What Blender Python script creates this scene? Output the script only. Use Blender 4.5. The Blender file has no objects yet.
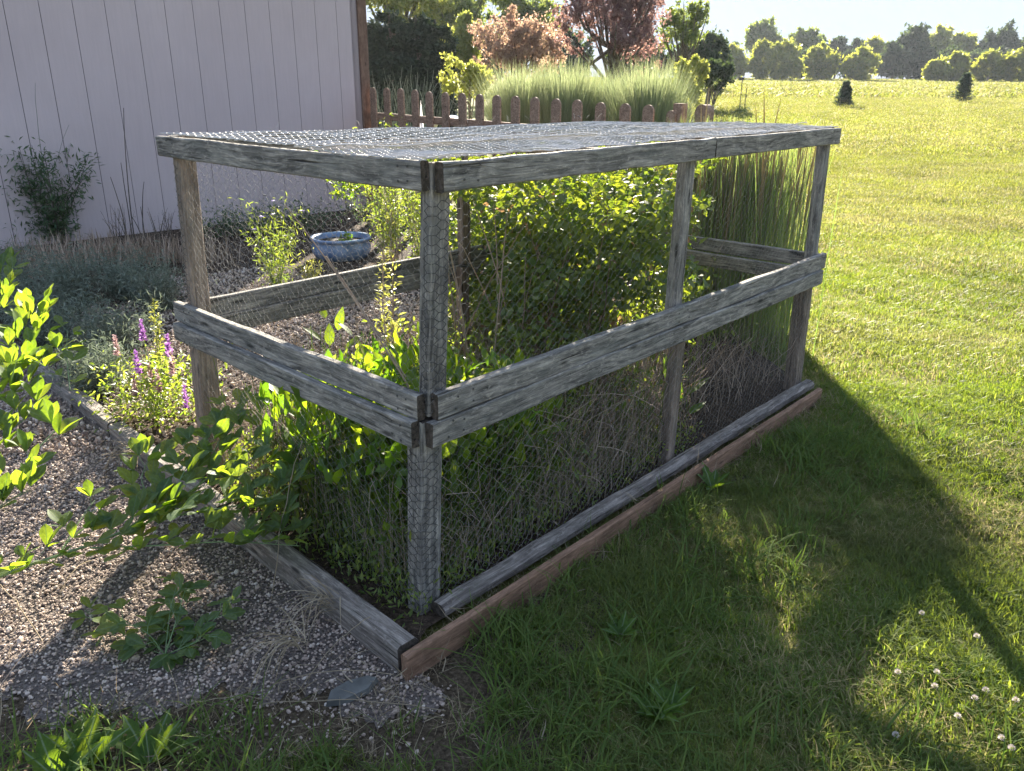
import bpy, math, random
import numpy as np
from mathutils import Matrix, Vector, Euler
random.seed(7); rng = np.random.default_rng(7)
S = bpy.context.scene
COL = S.collection
R = math.radians
# ------------------------------------------------------------------ camera
CAM_H, PITCH, ROLL, FPX = 1.55, R(20.3), R(-0.4), 800.0
FWD = np.array([0, math.cos(PITCH), -math.sin(PITCH)]); UP0 = np.array([0, math.sin(PITCH), math.cos(PITCH)]); RT0 = np.array([1., 0, 0])
RT = RT0*math.cos(ROLL) - UP0*math.sin(ROLL); UPV = UP0*math.cos(ROLL) + RT0*math.sin(ROLL)
cd = bpy.data.cameras.new('camera'); cam = bpy.data.objects.new('camera', cd); COL.objects.link(cam)
cd.sensor_width = 36; cd.lens = FPX/1024*36; cd.clip_start = 0.05; cd.clip_end = 3000
cam.matrix_world = Matrix(((RT[0], UPV[0], -FWD[0], 0), (RT[1], UPV[1], -FWD[1], 0), (RT[2], UPV[2], -FWD[2], CAM_H), (0, 0, 0, 1)))
S.camera = cam
# ------------------------------------------------------------------ world, sun, exposure
SUN_AZ, SUN_EL = R(3.5), R(22)
w = bpy.data.worlds.new('World'); S.world = w; w.use_nodes = True
nt = w.node_tree; bg = nt.nodes['Background']; sky = nt.nodes.new('ShaderNodeTexSky')
sky.sky_type = 'NISHITA'; sky.sun_disc = False; sky.sun_elevation = SUN_EL; sky.sun_rotation = SUN_AZ
sky.air_density = 1.0; sky.dust_density = 0.2; sky.ozone_density = 1.6
KNEE, KTOP = .12, .68
# soft shoulder on the bright solar haze: c -> c*k/(k+lum), the same everywhere in the sky
lum = nt.nodes.new('ShaderNodeRGBToBW'); nt.links.new(sky.outputs[0], lum.inputs[0])
ad_ = nt.nodes.new('ShaderNodeMath'); ad_.operation = 'ADD'; ad_.inputs[1].default_value = KNEE; nt.links.new(lum.outputs[0], ad_.inputs[0])
dv_ = nt.nodes.new('ShaderNodeMath'); dv_.operation = 'DIVIDE'; dv_.inputs[0].default_value = KTOP; nt.links.new(ad_.outputs[0], dv_.inputs[1])
ml_ = nt.nodes.new('ShaderNodeVectorMath'); ml_.operation = 'SCALE'; nt.links.new(sky.outputs[0], ml_.inputs[0]); nt.links.new(dv_.outputs[0], ml_.inputs['Scale'])
l2_ = nt.nodes.new('ShaderNodeRGBToBW'); nt.links.new(ml_.outputs[0], l2_.inputs[0]); pb_ = nt.nodes.new('ShaderNodeVectorMath'); pb_.operation = 'SCALE'; pb_.inputs[0].default_value = (.76, .93, 1.27); nt.links.new(l2_.outputs[0], pb_.inputs['Scale'])
mx_ = nt.nodes.new('ShaderNodeMix'); mx_.data_type = 'RGBA'; mx_.inputs[0].default_value = .72; nt.links.new(ml_.outputs[0], mx_.inputs[6]); nt.links.new(pb_.outputs[0], mx_.inputs[7]); nt.links.new(mx_.outputs[2], bg.inputs[0]); bg.inputs[1].default_value = 0.15
sl = bpy.data.lights.new('sun', 'SUN'); sl.energy = 3.1; sl.angle = R(0.6); sl.color = (1, .91, .76)
so = bpy.data.objects.new('sun', sl); COL.objects.link(so)
sd = Vector((math.sin(SUN_AZ)*math.cos(SUN_EL), math.cos(SUN_AZ)*math.cos(SUN_EL), math.sin(SUN_EL)))
so.rotation_euler = (-sd).to_track_quat('-Z', 'Y').to_euler(); so.location = (0, 0, 30)
S.view_settings.view_transform = 'Standard'; S.view_settings.look = 'None'; S.view_settings.gamma = 1
S.view_settings.exposure = 3.2

def at(px, py, z=0.0):
    """survey point: where the sight line of photo point (px,py) meets height z"""
    d = FWD + RT*(px-512)/FPX + UPV*(385.5-py)/FPX
    t = (z-CAM_H)/d[2]
    return np.array([0, 0, CAM_H]) + d*t
def atd(px, py, y):
    d = FWD + RT*(px-512)/FPX + UPV*(385.5-py)/FPX
    return np.array([0, 0, CAM_H]) + d*(y/d[1])
def gz(x, y):
    r = np.sqrt(np.asarray(x, float)**2*0.3 + np.asarray(y, float)**2)
    z = 0.026*np.maximum(0, r-12)
    return np.where(z > 3.1, 3.1 + 0.2*(1-np.exp(-(z-3.1))), z)

# ------------------------------------------------------------------ node helpers
def new_mat(name):
    m = bpy.data.materials.new(name); m.use_nodes = True; n = m.node_tree
    for x in list(n.nodes): n.nodes.remove(x)
    out = n.nodes.new('ShaderNodeOutputMaterial'); return m, n, out
def N(n, t, **kw):
    x = n.nodes.new(t)
    for k, v in kw.items():
        if k.startswith('i_'):
            key = k[2:].replace('_', ' '); x.inputs[key].default_value = v
        else: setattr(x, k, v)
    return x
def ramp(n, fac, stops):
    r = n.nodes.new('ShaderNodeValToRGB'); cr = r.color_ramp
    while len(cr.elements) < len(stops): cr.elements.new(.5)
    for e, (p, c) in zip(cr.elements, stops):
        e.position = p; e.color = (c[0], c[1], c[2], 1) if hasattr(c, '__len__') else (c, c, c, 1)
    n.links.new(fac, r.inputs[0]); return r.outputs[0]
def mixc(n, f, a, b, mode='MIX'):
    m = n.nodes.new('ShaderNodeMix'); m.data_type = 'RGBA'; m.blend_type = mode
    for s, v in ((m.inputs[0], f), (m.inputs[6], a), (m.inputs[7], b)):
        if isinstance(v, bpy.types.NodeSocket): n.links.new(v, s)
        elif hasattr(v, '__len__'): s.default_value = (*v[:3], 1)
        else: s.default_value = v
    return m.outputs[2]
def noise(n, vec, scale, detail=4, rough=.55, dist=0):
    x = N(n, 'ShaderNodeTexNoise'); x.inputs['Scale'].default_value = scale; x.inputs['Detail'].default_value = detail
    x.inputs['Roughness'].default_value = rough; x.inputs['Distortion'].default_value = dist
    if vec is not None: n.links.new(vec, x.inputs['Vector'])
    return x.outputs[0]
def coords(n, scale=(1, 1, 1), kind='Object', rand=False):
    tc = N(n, 'ShaderNodeTexCoord'); mp = N(n, 'ShaderNodeMapping'); mp.inputs['Scale'].default_value = scale
    n.links.new(tc.outputs[kind], mp.inputs['Vector'])
    if rand:
        oi = N(n, 'ShaderNodeObjectInfo'); mu = N(n, 'ShaderNodeMath', operation='MULTIPLY'); mu.inputs[1].default_value = 37
        n.links.new(oi.outputs['Random'], mu.inputs[0]); n.links.new(mu.outputs[0], mp.inputs['Location'])
    return mp.outputs[0]
def bump(n, h, strength, dist=.005):
    b = N(n, 'ShaderNodeBump'); b.inputs['Strength'].default_value = strength; b.inputs['Distance'].default_value = dist
    n.links.new(h, b.inputs['Height']); return b.outputs[0]
def principled(n, out, col, rough=.8, nrm=None, metal=0, spec=.3):
    p = N(n, 'ShaderNodeBsdfPrincipled')
    if isinstance(col, bpy.types.NodeSocket): n.links.new(col, p.inputs['Base Color'])
    else: p.inputs['Base Color'].default_value = (*col, 1)
    p.inputs['Roughness'].default_value = rough; p.inputs['Metallic'].default_value = metal
    p.inputs['Specular IOR Level'].default_value = spec
    if nrm is not None: n.links.new(nrm, p.inputs['Normal'])
    n.links.new(p.outputs[0], out.inputs[0]); return p

def leaf_mat(name, a, b, ta, tb, tw=.5, rough=.45, spec=.4, rnd='rnd', dry=None):
    """reflected colours a..b, transmitted colours ta..tb, tw = share of light let through"""
    m, n, out = new_mat(name)
    if rnd == 'rnd':
        f = N(n, 'ShaderNodeAttribute', attribute_name='rnd').outputs['Fac']
    else: f = N(n, 'ShaderNodeObjectInfo').outputs['Random']
    ca = mixc(n, f, a, b); cb = mixc(n, f, ta, tb)
    if dry is not None:
        gpos = N(n, 'ShaderNodeNewGeometry').outputs['Position']
        mp2 = N(n, 'ShaderNodeMapping'); mp2.inputs['Scale'].default_value = (.16, .55, 1); n.links.new(gpos, mp2.inputs['Vector'])
        pk = ramp(n, noise(n, mp2.outputs[0], 1.0, 5, .62), [(.46, 0), (.66, .42)])
        ca = mixc(n, pk, ca, tuple(x_*.6 for x_ in dry)); cb = mixc(n, pk, cb, dry)
        dk = ramp(n, noise(n, gpos, .55, 4, .6), [(.36, .72), (.6, 1.1)]); ca = mixc(n, 1, ca, dk, 'MULTIPLY'); cb = mixc(n, 1, cb, dk, 'MULTIPLY')
        nn = noise(n, gpos, 1.7, 3)
        g = N(n, 'ShaderNodeMath', operation='MULTIPLY'); n.links.new(f, g.inputs[0]); n.links.new(nn, g.inputs[1])
        k = ramp(n, g.outputs[0], [(.37, 0), (.50, 1)])
        ca = mixc(n, k, ca, dry); cb = mixc(n, k, cb, dry)
    if rnd == 'obj':      # veins and blotches on the large leaves
        oc = N(n, 'ShaderNodeTexCoord').outputs['Object']; sx = N(n, 'ShaderNodeSeparateXYZ'); n.links.new(oc, sx.inputs[0])
        ax = N(n, 'ShaderNodeMath', operation='ABSOLUTE'); n.links.new(sx.outputs[0], ax.inputs[0])
        mid_ = ramp(n, ax.outputs[0], [(.010, 1), (.022, 0)])
        my = N(n, 'ShaderNodeMath', operation='MULTIPLY_ADD'); n.links.new(ax.outputs[0], my.inputs[0]); my.inputs[1].default_value = -.9; n.links.new(sx.outputs[1], my.inputs[2])
        wv = N(n, 'ShaderNodeMath', operation='SINE'); m3 = N(n, 'ShaderNodeMath', operation='MULTIPLY'); n.links.new(my.outputs[0], m3.inputs[0]); m3.inputs[1].default_value = 52; n.links.new(m3.outputs[0], wv.inputs[0])
        sv = ramp(n, wv.outputs[0], [(.90, 0), (1.0, .45)])
        bl_ = ramp(n, noise(n, oc, 5, 4, .6), [(.35, .72), (.62, 1.08)])
        ca = mixc(n, 1, ca, bl_, 'MULTIPLY'); cb = mixc(n, 1, cb, bl_, 'MULTIPLY')
        ca = mixc(n, mid_, ca, (.22, .28, .14)); cb = mixc(n, mid_, cb, (.20, .30, .03)); cb = mixc(n, sv, cb, (.16, .26, .02))
        ns_ = ramp(n, noise(n, oc, 9, 2, .5), [(.70, 0), (.74, .8)]); ca = mixc(n, ns_, ca, (.20, .13, .06)); cb = mixc(n, ns_, cb, (.25, .14, .04))
    p = N(n, 'ShaderNodeBsdfPrincipled'); p.inputs['Roughness'].default_value = rough; p.inputs['Specular IOR Level'].default_value = spec
    n.links.new(ca, p.inputs['Base Color'])
    t = N(n, 'ShaderNodeBsdfTranslucent'); n.links.new(cb, t.inputs['Color'])
    mx = N(n, 'ShaderNodeMixShader'); mx.inputs[0].default_value = tw
    n.links.new(p.outputs[0], mx.inputs[1]); n.links.new(t.outputs[0], mx.inputs[2]); n.links.new(mx.outputs[0], out.inputs[0])
    return m

def wood_mat(name, dark, mid, light, tint=None, tintamt=.4, bumpd=.004, rough=.85):
    m, n, out = new_mat(name)
    warp_ = noise(n, coords(n, (2.2, 6, 6), rand=True), 1.0, 3, .5)
    v = coords(n, (4.5, 70, 70), rand=True)
    va_ = N(n, 'ShaderNodeVectorMath', operation='SCALE'); va_.inputs[0].default_value = (0, 5, 5); n.links.new(warp_, va_.inputs['Scale'])
    vb_ = N(n, 'ShaderNodeVectorMath', operation='ADD'); n.links.new(v, vb_.inputs[0]); n.links.new(va_.outputs[0], vb_.inputs[1]); v = vb_.outputs[0]
    g = noise(n, v, 1.0, 6, .7, .4)
    g2 = noise(n, coords(n, (14, 260, 260), rand=True), 1.0, 3, .65)
    blot = noise(n, coords(n, (5, 9, 9), rand=True), 1.6, 6, .7)
    flake = noise(n, coords(n, (28, 60, 60), rand=True), 1.2, 4, .7)
    base = ramp(n, g, [(.30, dark), (.47, mid), (.66, light)])
    c = mixc(n, .8, base, ramp(n, g2, [(.32, .6), (.62, 1.15)]), 'MULTIPLY')
    c = mixc(n, .8, c, ramp(n, blot, [(.33, .55), (.6, 1.15)]), 'MULTIPLY')
    c = mixc(n, ramp(n, flake, [(.56, 0), (.68, .45)]), c, tuple(min(1, x_*1.25) for x_ in light))
    if tint is not None:
        c = mixc(n, ramp(n, noise(n, coords(n, (6, 12, 12), rand=True), 1.3, 5, .7), [(.47, 0), (.66, tintamt)]), c, tint)
    crack = ramp(n, noise(n, coords(n, (1.6, 60, 60), rand=True), 1.0, 3, .6), [(.29, 0.), (.36, 1.)])
    c = mixc(n, 1, c, mixc(n, crack, (.22, .21, .2), (1, 1, 1)), 'MULTIPLY')
    vo = N(n, 'ShaderNodeTexVoronoi'); vo.inputs['Scale'].default_value = 1.0; n.links.new(coords(n, (3.2, 14, 14), rand=True), vo.inputs['Vector'])
    kn = ramp(n, vo.outputs['Distance'], [(.06, .25), (.13, 1.)]); c = mixc(n, 1, c, kn, 'MULTIPLY')
    hh = N(n, 'ShaderNodeMath', operation='ADD'); n.links.new(g, hh.inputs[0]); n.links.new(crack, hh.inputs[1])
    h2 = N(n, 'ShaderNodeMath', operation='MULTIPLY_ADD'); n.links.new(flake, h2.inputs[0]); h2.inputs[1].default_value = .6; n.links.new(hh.outputs[0], h2.inputs[2])
    c = mixc(n, 1, c, (1.0, .94, .86), 'MULTIPLY')
    principled(n, out, c, rough, bump(n, h2.outputs[0], .9, bumpd), spec=.25)
    return m
M = {}
M['wood'] = wood_mat('weathered_wood', (.045, .044, .043), (.195, .19, .185), (.42, .405, .38), (.175, .195, .19), .35)
M['wood_brown'] = wood_mat('weathered_brown_wood', (.055, .045, .037), (.185, .148, .125), (.33, .27, .225), (.15, .16, .14), .3)
M['wood_post'] = wood_mat('post_wood', (.11, .085, .07), (.26, .21, .175), (.38, .32, .27), (.2, .2, .18), .3)
M['end_grain'] = wood_mat('end_wood', (.02, .02, .02), (.07, .06, .05), (.12, .10, .09))
M['edging'] = wood_mat('brown_edging', (.14, .085, .06), (.235, .145, .10), (.31, .20, .145), None, bumpd=.0015)
M['timber'] = wood_mat('grey_timber', (.07, .06, .055), (.19, .17, .16), (.38, .35, .33), (.19, .19, .17), .3, .006)
M['fence'] = wood_mat('fence_wood', (.15, .10, .075), (.30, .205, .155), (.42, .31, .245), None, bumpd=.002)
M['trim'] = wood_mat('trim_wood', (.12, .075, .055), (.19, .12, .09), (.25, .165, .13), None, bumpd=.001)
def simple(name, c1, c2, scale=20, rough=.8, bs=.3, bd=.003, metal=0, spec=.3):
    m, n, out = new_mat(name); v = coords(n)
    g = noise(n, v, scale, 5, .6); c = ramp(n, g, [(.35, c1), (.65, c2)])
    principled(n, out, c, rough, bump(n, g, bs, bd), metal, spec); return m
M['wire'] = simple('galvanised_wire', (.20, .195, .185), (.40, .39, .365), 60, .45, 0, metal=.3, spec=.5)
M['wire_matte'] = simple('dull_wire', (.14, .135, .13), (.30, .29, .27), 60, .85, 0, metal=0, spec=.08)
M['net'] = simple('roof_netting_wire', (.42, .40, .375), (.70, .66, .62), 30, .85, 0, metal=.0, spec=.12)
M['wire_dark'] = simple('wire_with_shadow', (.03, .028, .026), (.09, .085, .08), 60, .7, 0, metal=0, spec=.3)  # dark tone takes in the shadow lines of the wire on the posts
M['bark'] = simple('bark', (.05, .04, .03), (.16, .13, .10), 14, .9, .6, .02)
M['dark'] = simple('dark_backing', (.05, .045, .05), (.07, .065, .07), 10)
M['pot'] = simple('blue_glaze', (.09, .15, .27), (.20, .29, .44), 9, .25, .15, .003, spec=.6)
M['potsoil'] = simple('potting_soil', (.015, .011, .008), (.06, .045, .03), 60, .95, .6, .01)
M['slate'] = simple('slate', (.075, .075, .07), (.145, .145, .135), 12, .7, .5, .004)
M['roofing'] = simple('roofing', (.08, .07, .07), (.14, .13, .12), 40, .9, .4, .004)
M['white'] = simple('white_paint', (.62, .62, .60), (.74, .74, .72), 8, .6, .1)
M['bird'] = simple('feeder_metal', (.05, .05, .05), (.09, .08, .07), 8, .5, .1)

def siding_mat():
    m, n, out = new_mat('mauve_siding')
    gp = N(n, 'ShaderNodeNewGeometry'); g = noise(n, gp.outputs['Position'], .9, 6, .6)
    mp_ = N(n, 'ShaderNodeMapping'); mp_.inputs['Scale'].default_value = (50, 50, 3); n.links.new(gp.outputs['Position'], mp_.inputs['Vector']); g2 = noise(n, mp_.outputs[0], 1, 4, .6)
    c = ramp(n, g, [(.3, (.52, .43, .42)), (.7, (.58, .485, .475))])
    c = mixc(n, .25, c, ramp(n, g2, [(.3, .85), (.6, 1.05)]), 'MULTIPLY')
    principled(n, out, c, .85, bump(n, g2, .25, .0006), spec=.12); return m
M['siding'] = siding_mat()

def ground_mat():
    m, n, out = new_mat('lawn_ground')
    v = coords(n)
    big = noise(n, v, .22, 5, .6); mid_ = noise(n, v, 1.7, 5, .65); fine = noise(n, v, 42, 4, .7)
    stretch = noise(n, coords(n, (.16, 1.1, 1)), 1.4, 4, .6)
    c = ramp(n, mid_, [(.32, (.085, .11, .022)), (.5, (.14, .16, .034)), (.68, (.20, .195, .055))])
    c = mixc(n, ramp(n, big, [(.40, 0), (.60, .7)]), c, (.30, .25, .11))
    c = mixc(n, ramp(n, stretch, [(.48, 0), (.66, .5)]), c, (.24, .215, .085))
    c = mixc(n, .8, c, ramp(n, fine, [(.3, .45), (.68, 1.25)]), 'MULTIPLY')
    principled(n, out, c, .9, bump(n, fine, .9, .03), spec=.1); return m
M['lawn'] = ground_mat()
def field_mat():
    m, n, out = new_mat('field_ground')
    a = noise(n, coords(n, (.12, .9, 1)), .8, 6, .7); f = noise(n, coords(n, (1, 2.5, 1)), 4, 4, .7)
    c = ramp(n, a, [(.33, (.14, .19, .035)), (.5, (.24, .26, .06)), (.66, (.33, .30, .11))])
    c = mixc(n, .7, c, ramp(n, f, [(.3, .55), (.65, 1.2)]), 'MULTIPLY')
    principled(n, out, c, .95, bump(n, f, .8, .2), spec=.05); return m
M['field'] = field_mat()
def soil_mat(name, cols, scale, fs):
    m, n, out = new_mat(name); v = coords(n)
    a = noise(n, v, scale, 6, .7); f = noise(n, v, fs, 4, .75)
    vo = N(n, 'ShaderNodeTexVoronoi'); vo.inputs['Scale'].default_value = fs*.8; n.links.new(v, vo.inputs['Vector'])
    c = ramp(n, f, [(.3, cols[0]), (.5, cols[1]), (.7, cols[2])])
    c = mixc(n, .7, c, ramp(n, a, [(.35, .6), (.65, 1.2)]), 'MULTIPLY')
    ad = N(n, 'ShaderNodeMath', operation='ADD'); n.links.new(f, ad.inputs[0]); n.links.new(vo.outputs['Distance'], ad.inputs[1])
    principled(n, out, c, .95, bump(n, ad.outputs[0], .9, .02), spec=.1); return m
M['soil'] = soil_mat('bed_soil', [(.02, .014, .010), (.07, .05, .036), (.15, .105, .075)], 3, 70)
M['thatch'] = soil_mat('thatchy_soil', [(.035, .026, .018), (.10, .075, .05), (.21, .16, .11)], 4, 90)
M['grit'] = soil_mat('gravel_base', [(.07, .055, .05), (.20, .165, .145), (.36, .30, .26)], 2.5, 110)

def pebble_mat():
    m, n, out = new_mat('pebble'); oi = N(n, 'ShaderNodeObjectInfo')
    c = ramp(n, oi.outputs['Random'], [(0, (.13, .095, .08)), (.3, (.31, .235, .19)), (.6, (.43, .335, .27)), (.85, (.50, .40, .33)), (1, (.58, .50, .43))])
    g = noise(n, coords(n), 3, 3); c = mixc(n, .4, c, ramp(n, g, [(.3, .7), (.7, 1.15)]), 'MULTIPLY')
    principled(n, out, c, .75, spec=.3); return m
M['pebble'] = pebble_mat()

M['grass'] = leaf_mat('lawn_blades', (.085, .135, .045), (.15, .19, .06), (.19, .32, .012), (.38, .44, .025), .50, .7, .12, rnd='rnd', dry=(.40, .33, .17))
M['g_far'] = leaf_mat('lawn_blades_far', (.085, .12, .030), (.15, .17, .05), (.20, .25, .03), (.37, .36, .06), .5, .6, .2, rnd='rnd', dry=(.38, .32, .15))
M['g_mid'] = leaf_mat('lawn_blades_mid', (.07, .115, .03), (.12, .165, .045), (.18, .28, .016), (.35, .39, .035), .5, .5, .3, rnd='rnd', dry=(.40, .33, .16))
M['longgrass'] = leaf_mat('long_grass', (.075, .12, .035), (.13, .175, .05), (.12, .22, .025), (.25, .33, .05), .42, .75, .1)
M['reed'] = leaf_mat('reed_grass', (.09, .15, .05), (.20, .24, .09), (.22, .35, .05), (.44, .50, .14), .5)
M['plume'] = leaf_mat('grass_plumes', (.26, .22, .12), (.36, .30, .18), (.35, .28, .15), (.45, .38, .22), .5, .8, .1)
M['misc'] = leaf_mat('silver_grass', (.14, .18, .10), (.28, .30, .18), (.21, .27, .11), (.38, .41, .20), .45)
M['dry'] = leaf_mat('dry_stems', (.21, .155, .11), (.58, .46, .36), (.2, .14, .08), (.5, .38, .25), .25, .8, .1)
M['straw'] = leaf_mat('straw', (.24, .185, .115), (.42, .35, .25), (.25, .17, .09), (.42, .33, .19), .3, .8, .1)
M['bramble'] = leaf_mat('bush_leaves', (.07, .12, .05), (.16, .20, .10), (.20, .31, .02), (.50, .56, .03), .42, .6, .3)
M['deadleaf'] = leaf_mat('dead_leaves', (.22, .13, .07), (.40, .28, .17), (.3, .16, .07), (.5, .3, .14), .35, .7, .1)
M['broad'] = leaf_mat('broad_leaves', (.045, .09, .02), (.08, .13, .03), (.18, .38, .012), (.48, .60, .02), .52, .4, .4)
M['tri'] = leaf_mat('trifoliate_leaves', (.055, .10, .05), (.09, .14, .07), (.30, .48, .02), (.52, .64, .03), .50, .55, .2, rnd='obj')
M['tristem'] = leaf_mat('pale_green_stem', (.16, .24, .10), (.22, .30, .14), (.2, .3, .1), (.3, .4, .15), .2)
M['lavender'] = leaf_mat('grey_green_leaves', (.13, .16, .12), (.28, .31, .25), (.15, .19, .12), (.26, .31, .2), .3, .7, .15)
M['shrub'] = leaf_mat('dark_shrub_leaves', (.05, .10, .055), (.13, .18, .09), (.10, .18, .05), (.20, .28, .08), .35)
M['weed'] = leaf_mat('weed_leaves', (.08, .13, .04), (.16, .20, .06), (.25, .38, .03), (.50, .55, .06), .5)
M['golden'] = leaf_mat('goldenrod_leaves', (.16, .18, .05), (.26, .25, .08), (.35, .38, .06), (.55, .52, .12), .5)
M['purple'] = leaf_mat('purple_flowers', (.26, .09, .34), (.42, .20, .50), (.40, .14, .5), (.58, .30, .66), .45)
M['fade'] = leaf_mat('faded_flowers', (.36, .22, .24), (.50, .36, .36), (.4, .25, .25), (.6, .42, .4), .4)
M['lilac'] = leaf_mat('lilac_petals', (.45, .38, .62), (.6, .52, .75), (.4, .35, .6), (.6, .5, .75), .3)
M['clover'] = leaf_mat('clover_flower', (.40, .30, .26), (.62, .58, .52), (.5, .4, .35), (.7, .65, .6), .3)
M['arbor'] = leaf_mat('evergreen', (.03, .042, .03), (.055, .07, .045), (.03, .05, .02), (.06, .09, .03), .1, .8, .1)
M['spruce'] = leaf_mat('spruce_needles', (.045, .07, .055), (.10, .13, .10), (.07, .11, .05), (.14, .19, .08), .3, .7, .15)
M['t_green'] = leaf_mat('tree_green', (.06, .09, .035), (.12, .15, .055), (.16, .24, .035), (.38, .42, .07), .45)
M['t_yellow'] = leaf_mat('tree_yellow_green', (.10, .14, .03), (.20, .21, .05), (.30, .35, .05), (.52, .51, .11), .5)
M['t_red'] = leaf_mat('tree_plum', (.10, .065, .08), (.19, .125, .13), (.20, .10, .09), (.46, .27, .21), .45)
M['t_pink'] = leaf_mat('tree_rust', (.15, .11, .09), (.27, .20, .15), (.36, .20, .15), (.60, .42, .26), .5)
M['t_dark'] = leaf_mat('tree_dark', (.035, .055, .035), (.065, .085, .05), (.06, .10, .03), (.13, .18, .05), .35, .7, .15)
M['t_sun'] = leaf_mat('tree_sunny', (.08, .115, .03), (.16, .18, .05), (.30, .36, .04), (.58, .56, .08), .5)

# ------------------------------------------------------------------ mesh helpers
def make_mesh(name, V, F, mat, rnd=None, smooth=False, flat=False):
    """F: int array (n,3) or (n,4), or list of such arrays"""
    V = np.asarray(V, np.float32).reshape(-1, 3)
    Fs = F if isinstance(F, list) else [F]
    Fs = [np.asarray(f, np.int32) for f in Fs if len(f)]
    me = bpy.data.meshes.new(name)
    me.vertices.add(len(V)); me.vertices.foreach_set('co', V.ravel())
    loops = np.concatenate([f.ravel() for f in Fs]); tot = np.concatenate([np.full(len(f), f.shape[1], np.int32) for f in Fs])
    st = np.zeros(len(tot), np.int32); st[1:] = np.cumsum(tot)[:-1]
    me.loops.add(len(loops)); me.loops.foreach_set('vertex_index', loops)
    me.polygons.add(len(tot)); me.polygons.foreach_set('loop_start', st); me.polygons.foreach_set('loop_total', tot)
    if smooth: me.polygons.foreach_set('use_smooth', np.ones(len(tot), bool))
    if flat: me.polygons.foreach_set('use_smooth', np.zeros(len(tot), bool))
    me.update(calc_edges=True)
    if rnd is not None:
        a = me.attributes.new('rnd', 'FLOAT', 'POINT'); a.data.foreach_set('value', np.asarray(rnd, np.float32).ravel())
    me.materials.append(mat); me.validate()
    return me
def tag(o, label=None, cat=None, group=None, kind=None):
    if label: o['label'] = label
    if cat: o['category'] = cat
    if group: o['group'] = group
    if kind: o['kind'] = kind
    return o
def thing(name, label, cat, loc=(0, 0, 0), group=None):
    o = bpy.data.objects.new(name, None); COL.objects.link(o); o.location = tuple(float(v) for v in loc); o.empty_display_size = .1
    return tag(o, label, cat, group)
def link(name, me, parent=None, kind=None):
    o = bpy.data.objects.new(name, me); COL.objects.link(o)
    if parent is not None: o.parent = parent
    if kind: o['kind'] = kind
    return o
def root_loc(p):
    l = np.zeros(3)
    while p is not None: l += np.array(p.location); p = p.parent
    return l
class Geo:
    """collects vertex / face arrays for ONE object"""
    def __init__(s): s.V = []; s.F3 = []; s.F4 = []; s.r = []; s.n = 0; s.flat = False
    def add(s, V, F, rnd=None):
        V = np.asarray(V, float).reshape(-1, 3); F = np.asarray(F, int)
        (s.F3 if F.shape[1] == 3 else s.F4).append(F+s.n); s.V.append(V)
        s.r.append(np.full(len(V), .5) if rnd is None else np.asarray(rnd, float).ravel()); s.n += len(V); return s
    def addm(s, V, Fs, rnd=None):
        V = np.asarray(V, float).reshape(-1, 3)
        for F in Fs:
            F = np.asarray(F, int)
            if len(F): (s.F3 if F.shape[1] == 3 else s.F4).append(F+s.n)
        s.V.append(V); s.r.append(np.full(len(V), .5) if rnd is None else np.asarray(rnd, float).ravel()); s.n += len(V); return s
    def build(s, name, mat, parent=None, kind=None, smooth=False, origin=None):
        V = np.concatenate(s.V); loc = root_loc(parent)
        off = loc if origin is None else np.asarray(origin, float)
        F = []
        if s.F3: F.append(np.concatenate(s.F3))
        if s.F4: F.append(np.concatenate(s.F4))
        me = make_mesh(name, V-off, F, mat, np.concatenate(s.r), smooth, s.flat and not smooth)
        o = link(name, me, parent, kind)
        if origin is not None: o.location = tuple(off-loc)
        return o

def tubes(P, Rr, s=3):
    P = np.asarray(P, float); n, k = P.shape[:2]; Rr = np.broadcast_to(np.asarray(Rr, float), (n, k))
    T = np.gradient(P, axis=1); T /= np.linalg.norm(T, axis=2, keepdims=True)+1e-9
    ref = np.where(np.abs(T[..., 2:3]) > .9, np.array([1., 0, 0]), np.array([0, 0, 1.]))
    U = np.cross(T, ref); U /= np.linalg.norm(U, axis=2, keepdims=True)+1e-9; W = np.cross(T, U)
    a = np.arange(s)*2*math.pi/s
    V = P[:, :, None, :] + Rr[:, :, None, None]*(np.cos(a)[None, None, :, None]*U[:, :, None, :] + np.sin(a)[None, None, :, None]*W[:, :, None, :])
    i = np.arange(n)[:, None, None]*k*s; j = np.arange(k-1)[None, :, None]*s; q = np.arange(s)[None, None, :]; q2 = (q+1) % s
    F = np.stack([i+j+q, i+j+q2, i+j+s+q2, i+j+s+q], -1).reshape(-1, 4)
    return V.reshape(-1, 3), F
def ribbons(P, Wd, side):
    P = np.asarray(P, float); n, k = P.shape[:2]; Wd = np.broadcast_to(np.asarray(Wd, float), (n, k))
    o = side[:, None, :]*Wd[:, :, None]*.5
    V = np.stack([P-o, P+o], 2).reshape(-1, 3)
    i = np.arange(n)[:, None]*k*2; j = np.arange(k-1)[None, :]*2
    F = np.stack([i+j, i+j+1, i+j+3, i+j+2], -1).reshape(-1, 4)
    return V, F
def rep(r, k): return np.repeat(np.asarray(r), k)
def grow(base, h, lean, az, k=5, power=1.8, wob=0, droop=0):
    """stems rising from base: returns P (n,k,3)"""
    base = np.asarray(base, float); n = len(base); t = np.linspace(0, 1, k)[None, :]
    h = np.broadcast_to(h, n)[:, None]; lean = np.broadcast_to(lean, n)[:, None]; az = np.broadcast_to(az, n)[:, None]
    hor = lean*t**power
    P = np.stack([base[:, 0:1]+np.cos(az)*hor, base[:, 1:2]+np.sin(az)*hor, base[:, 2:3]+h*(t-droop*t**3)], -1)
    if wob:
        W = rng.normal(0, 1, P.shape)*wob*h[..., None]; W = np.cumsum(W, axis=1)*t[..., None]*.5; P = P+W
    return P
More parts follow.
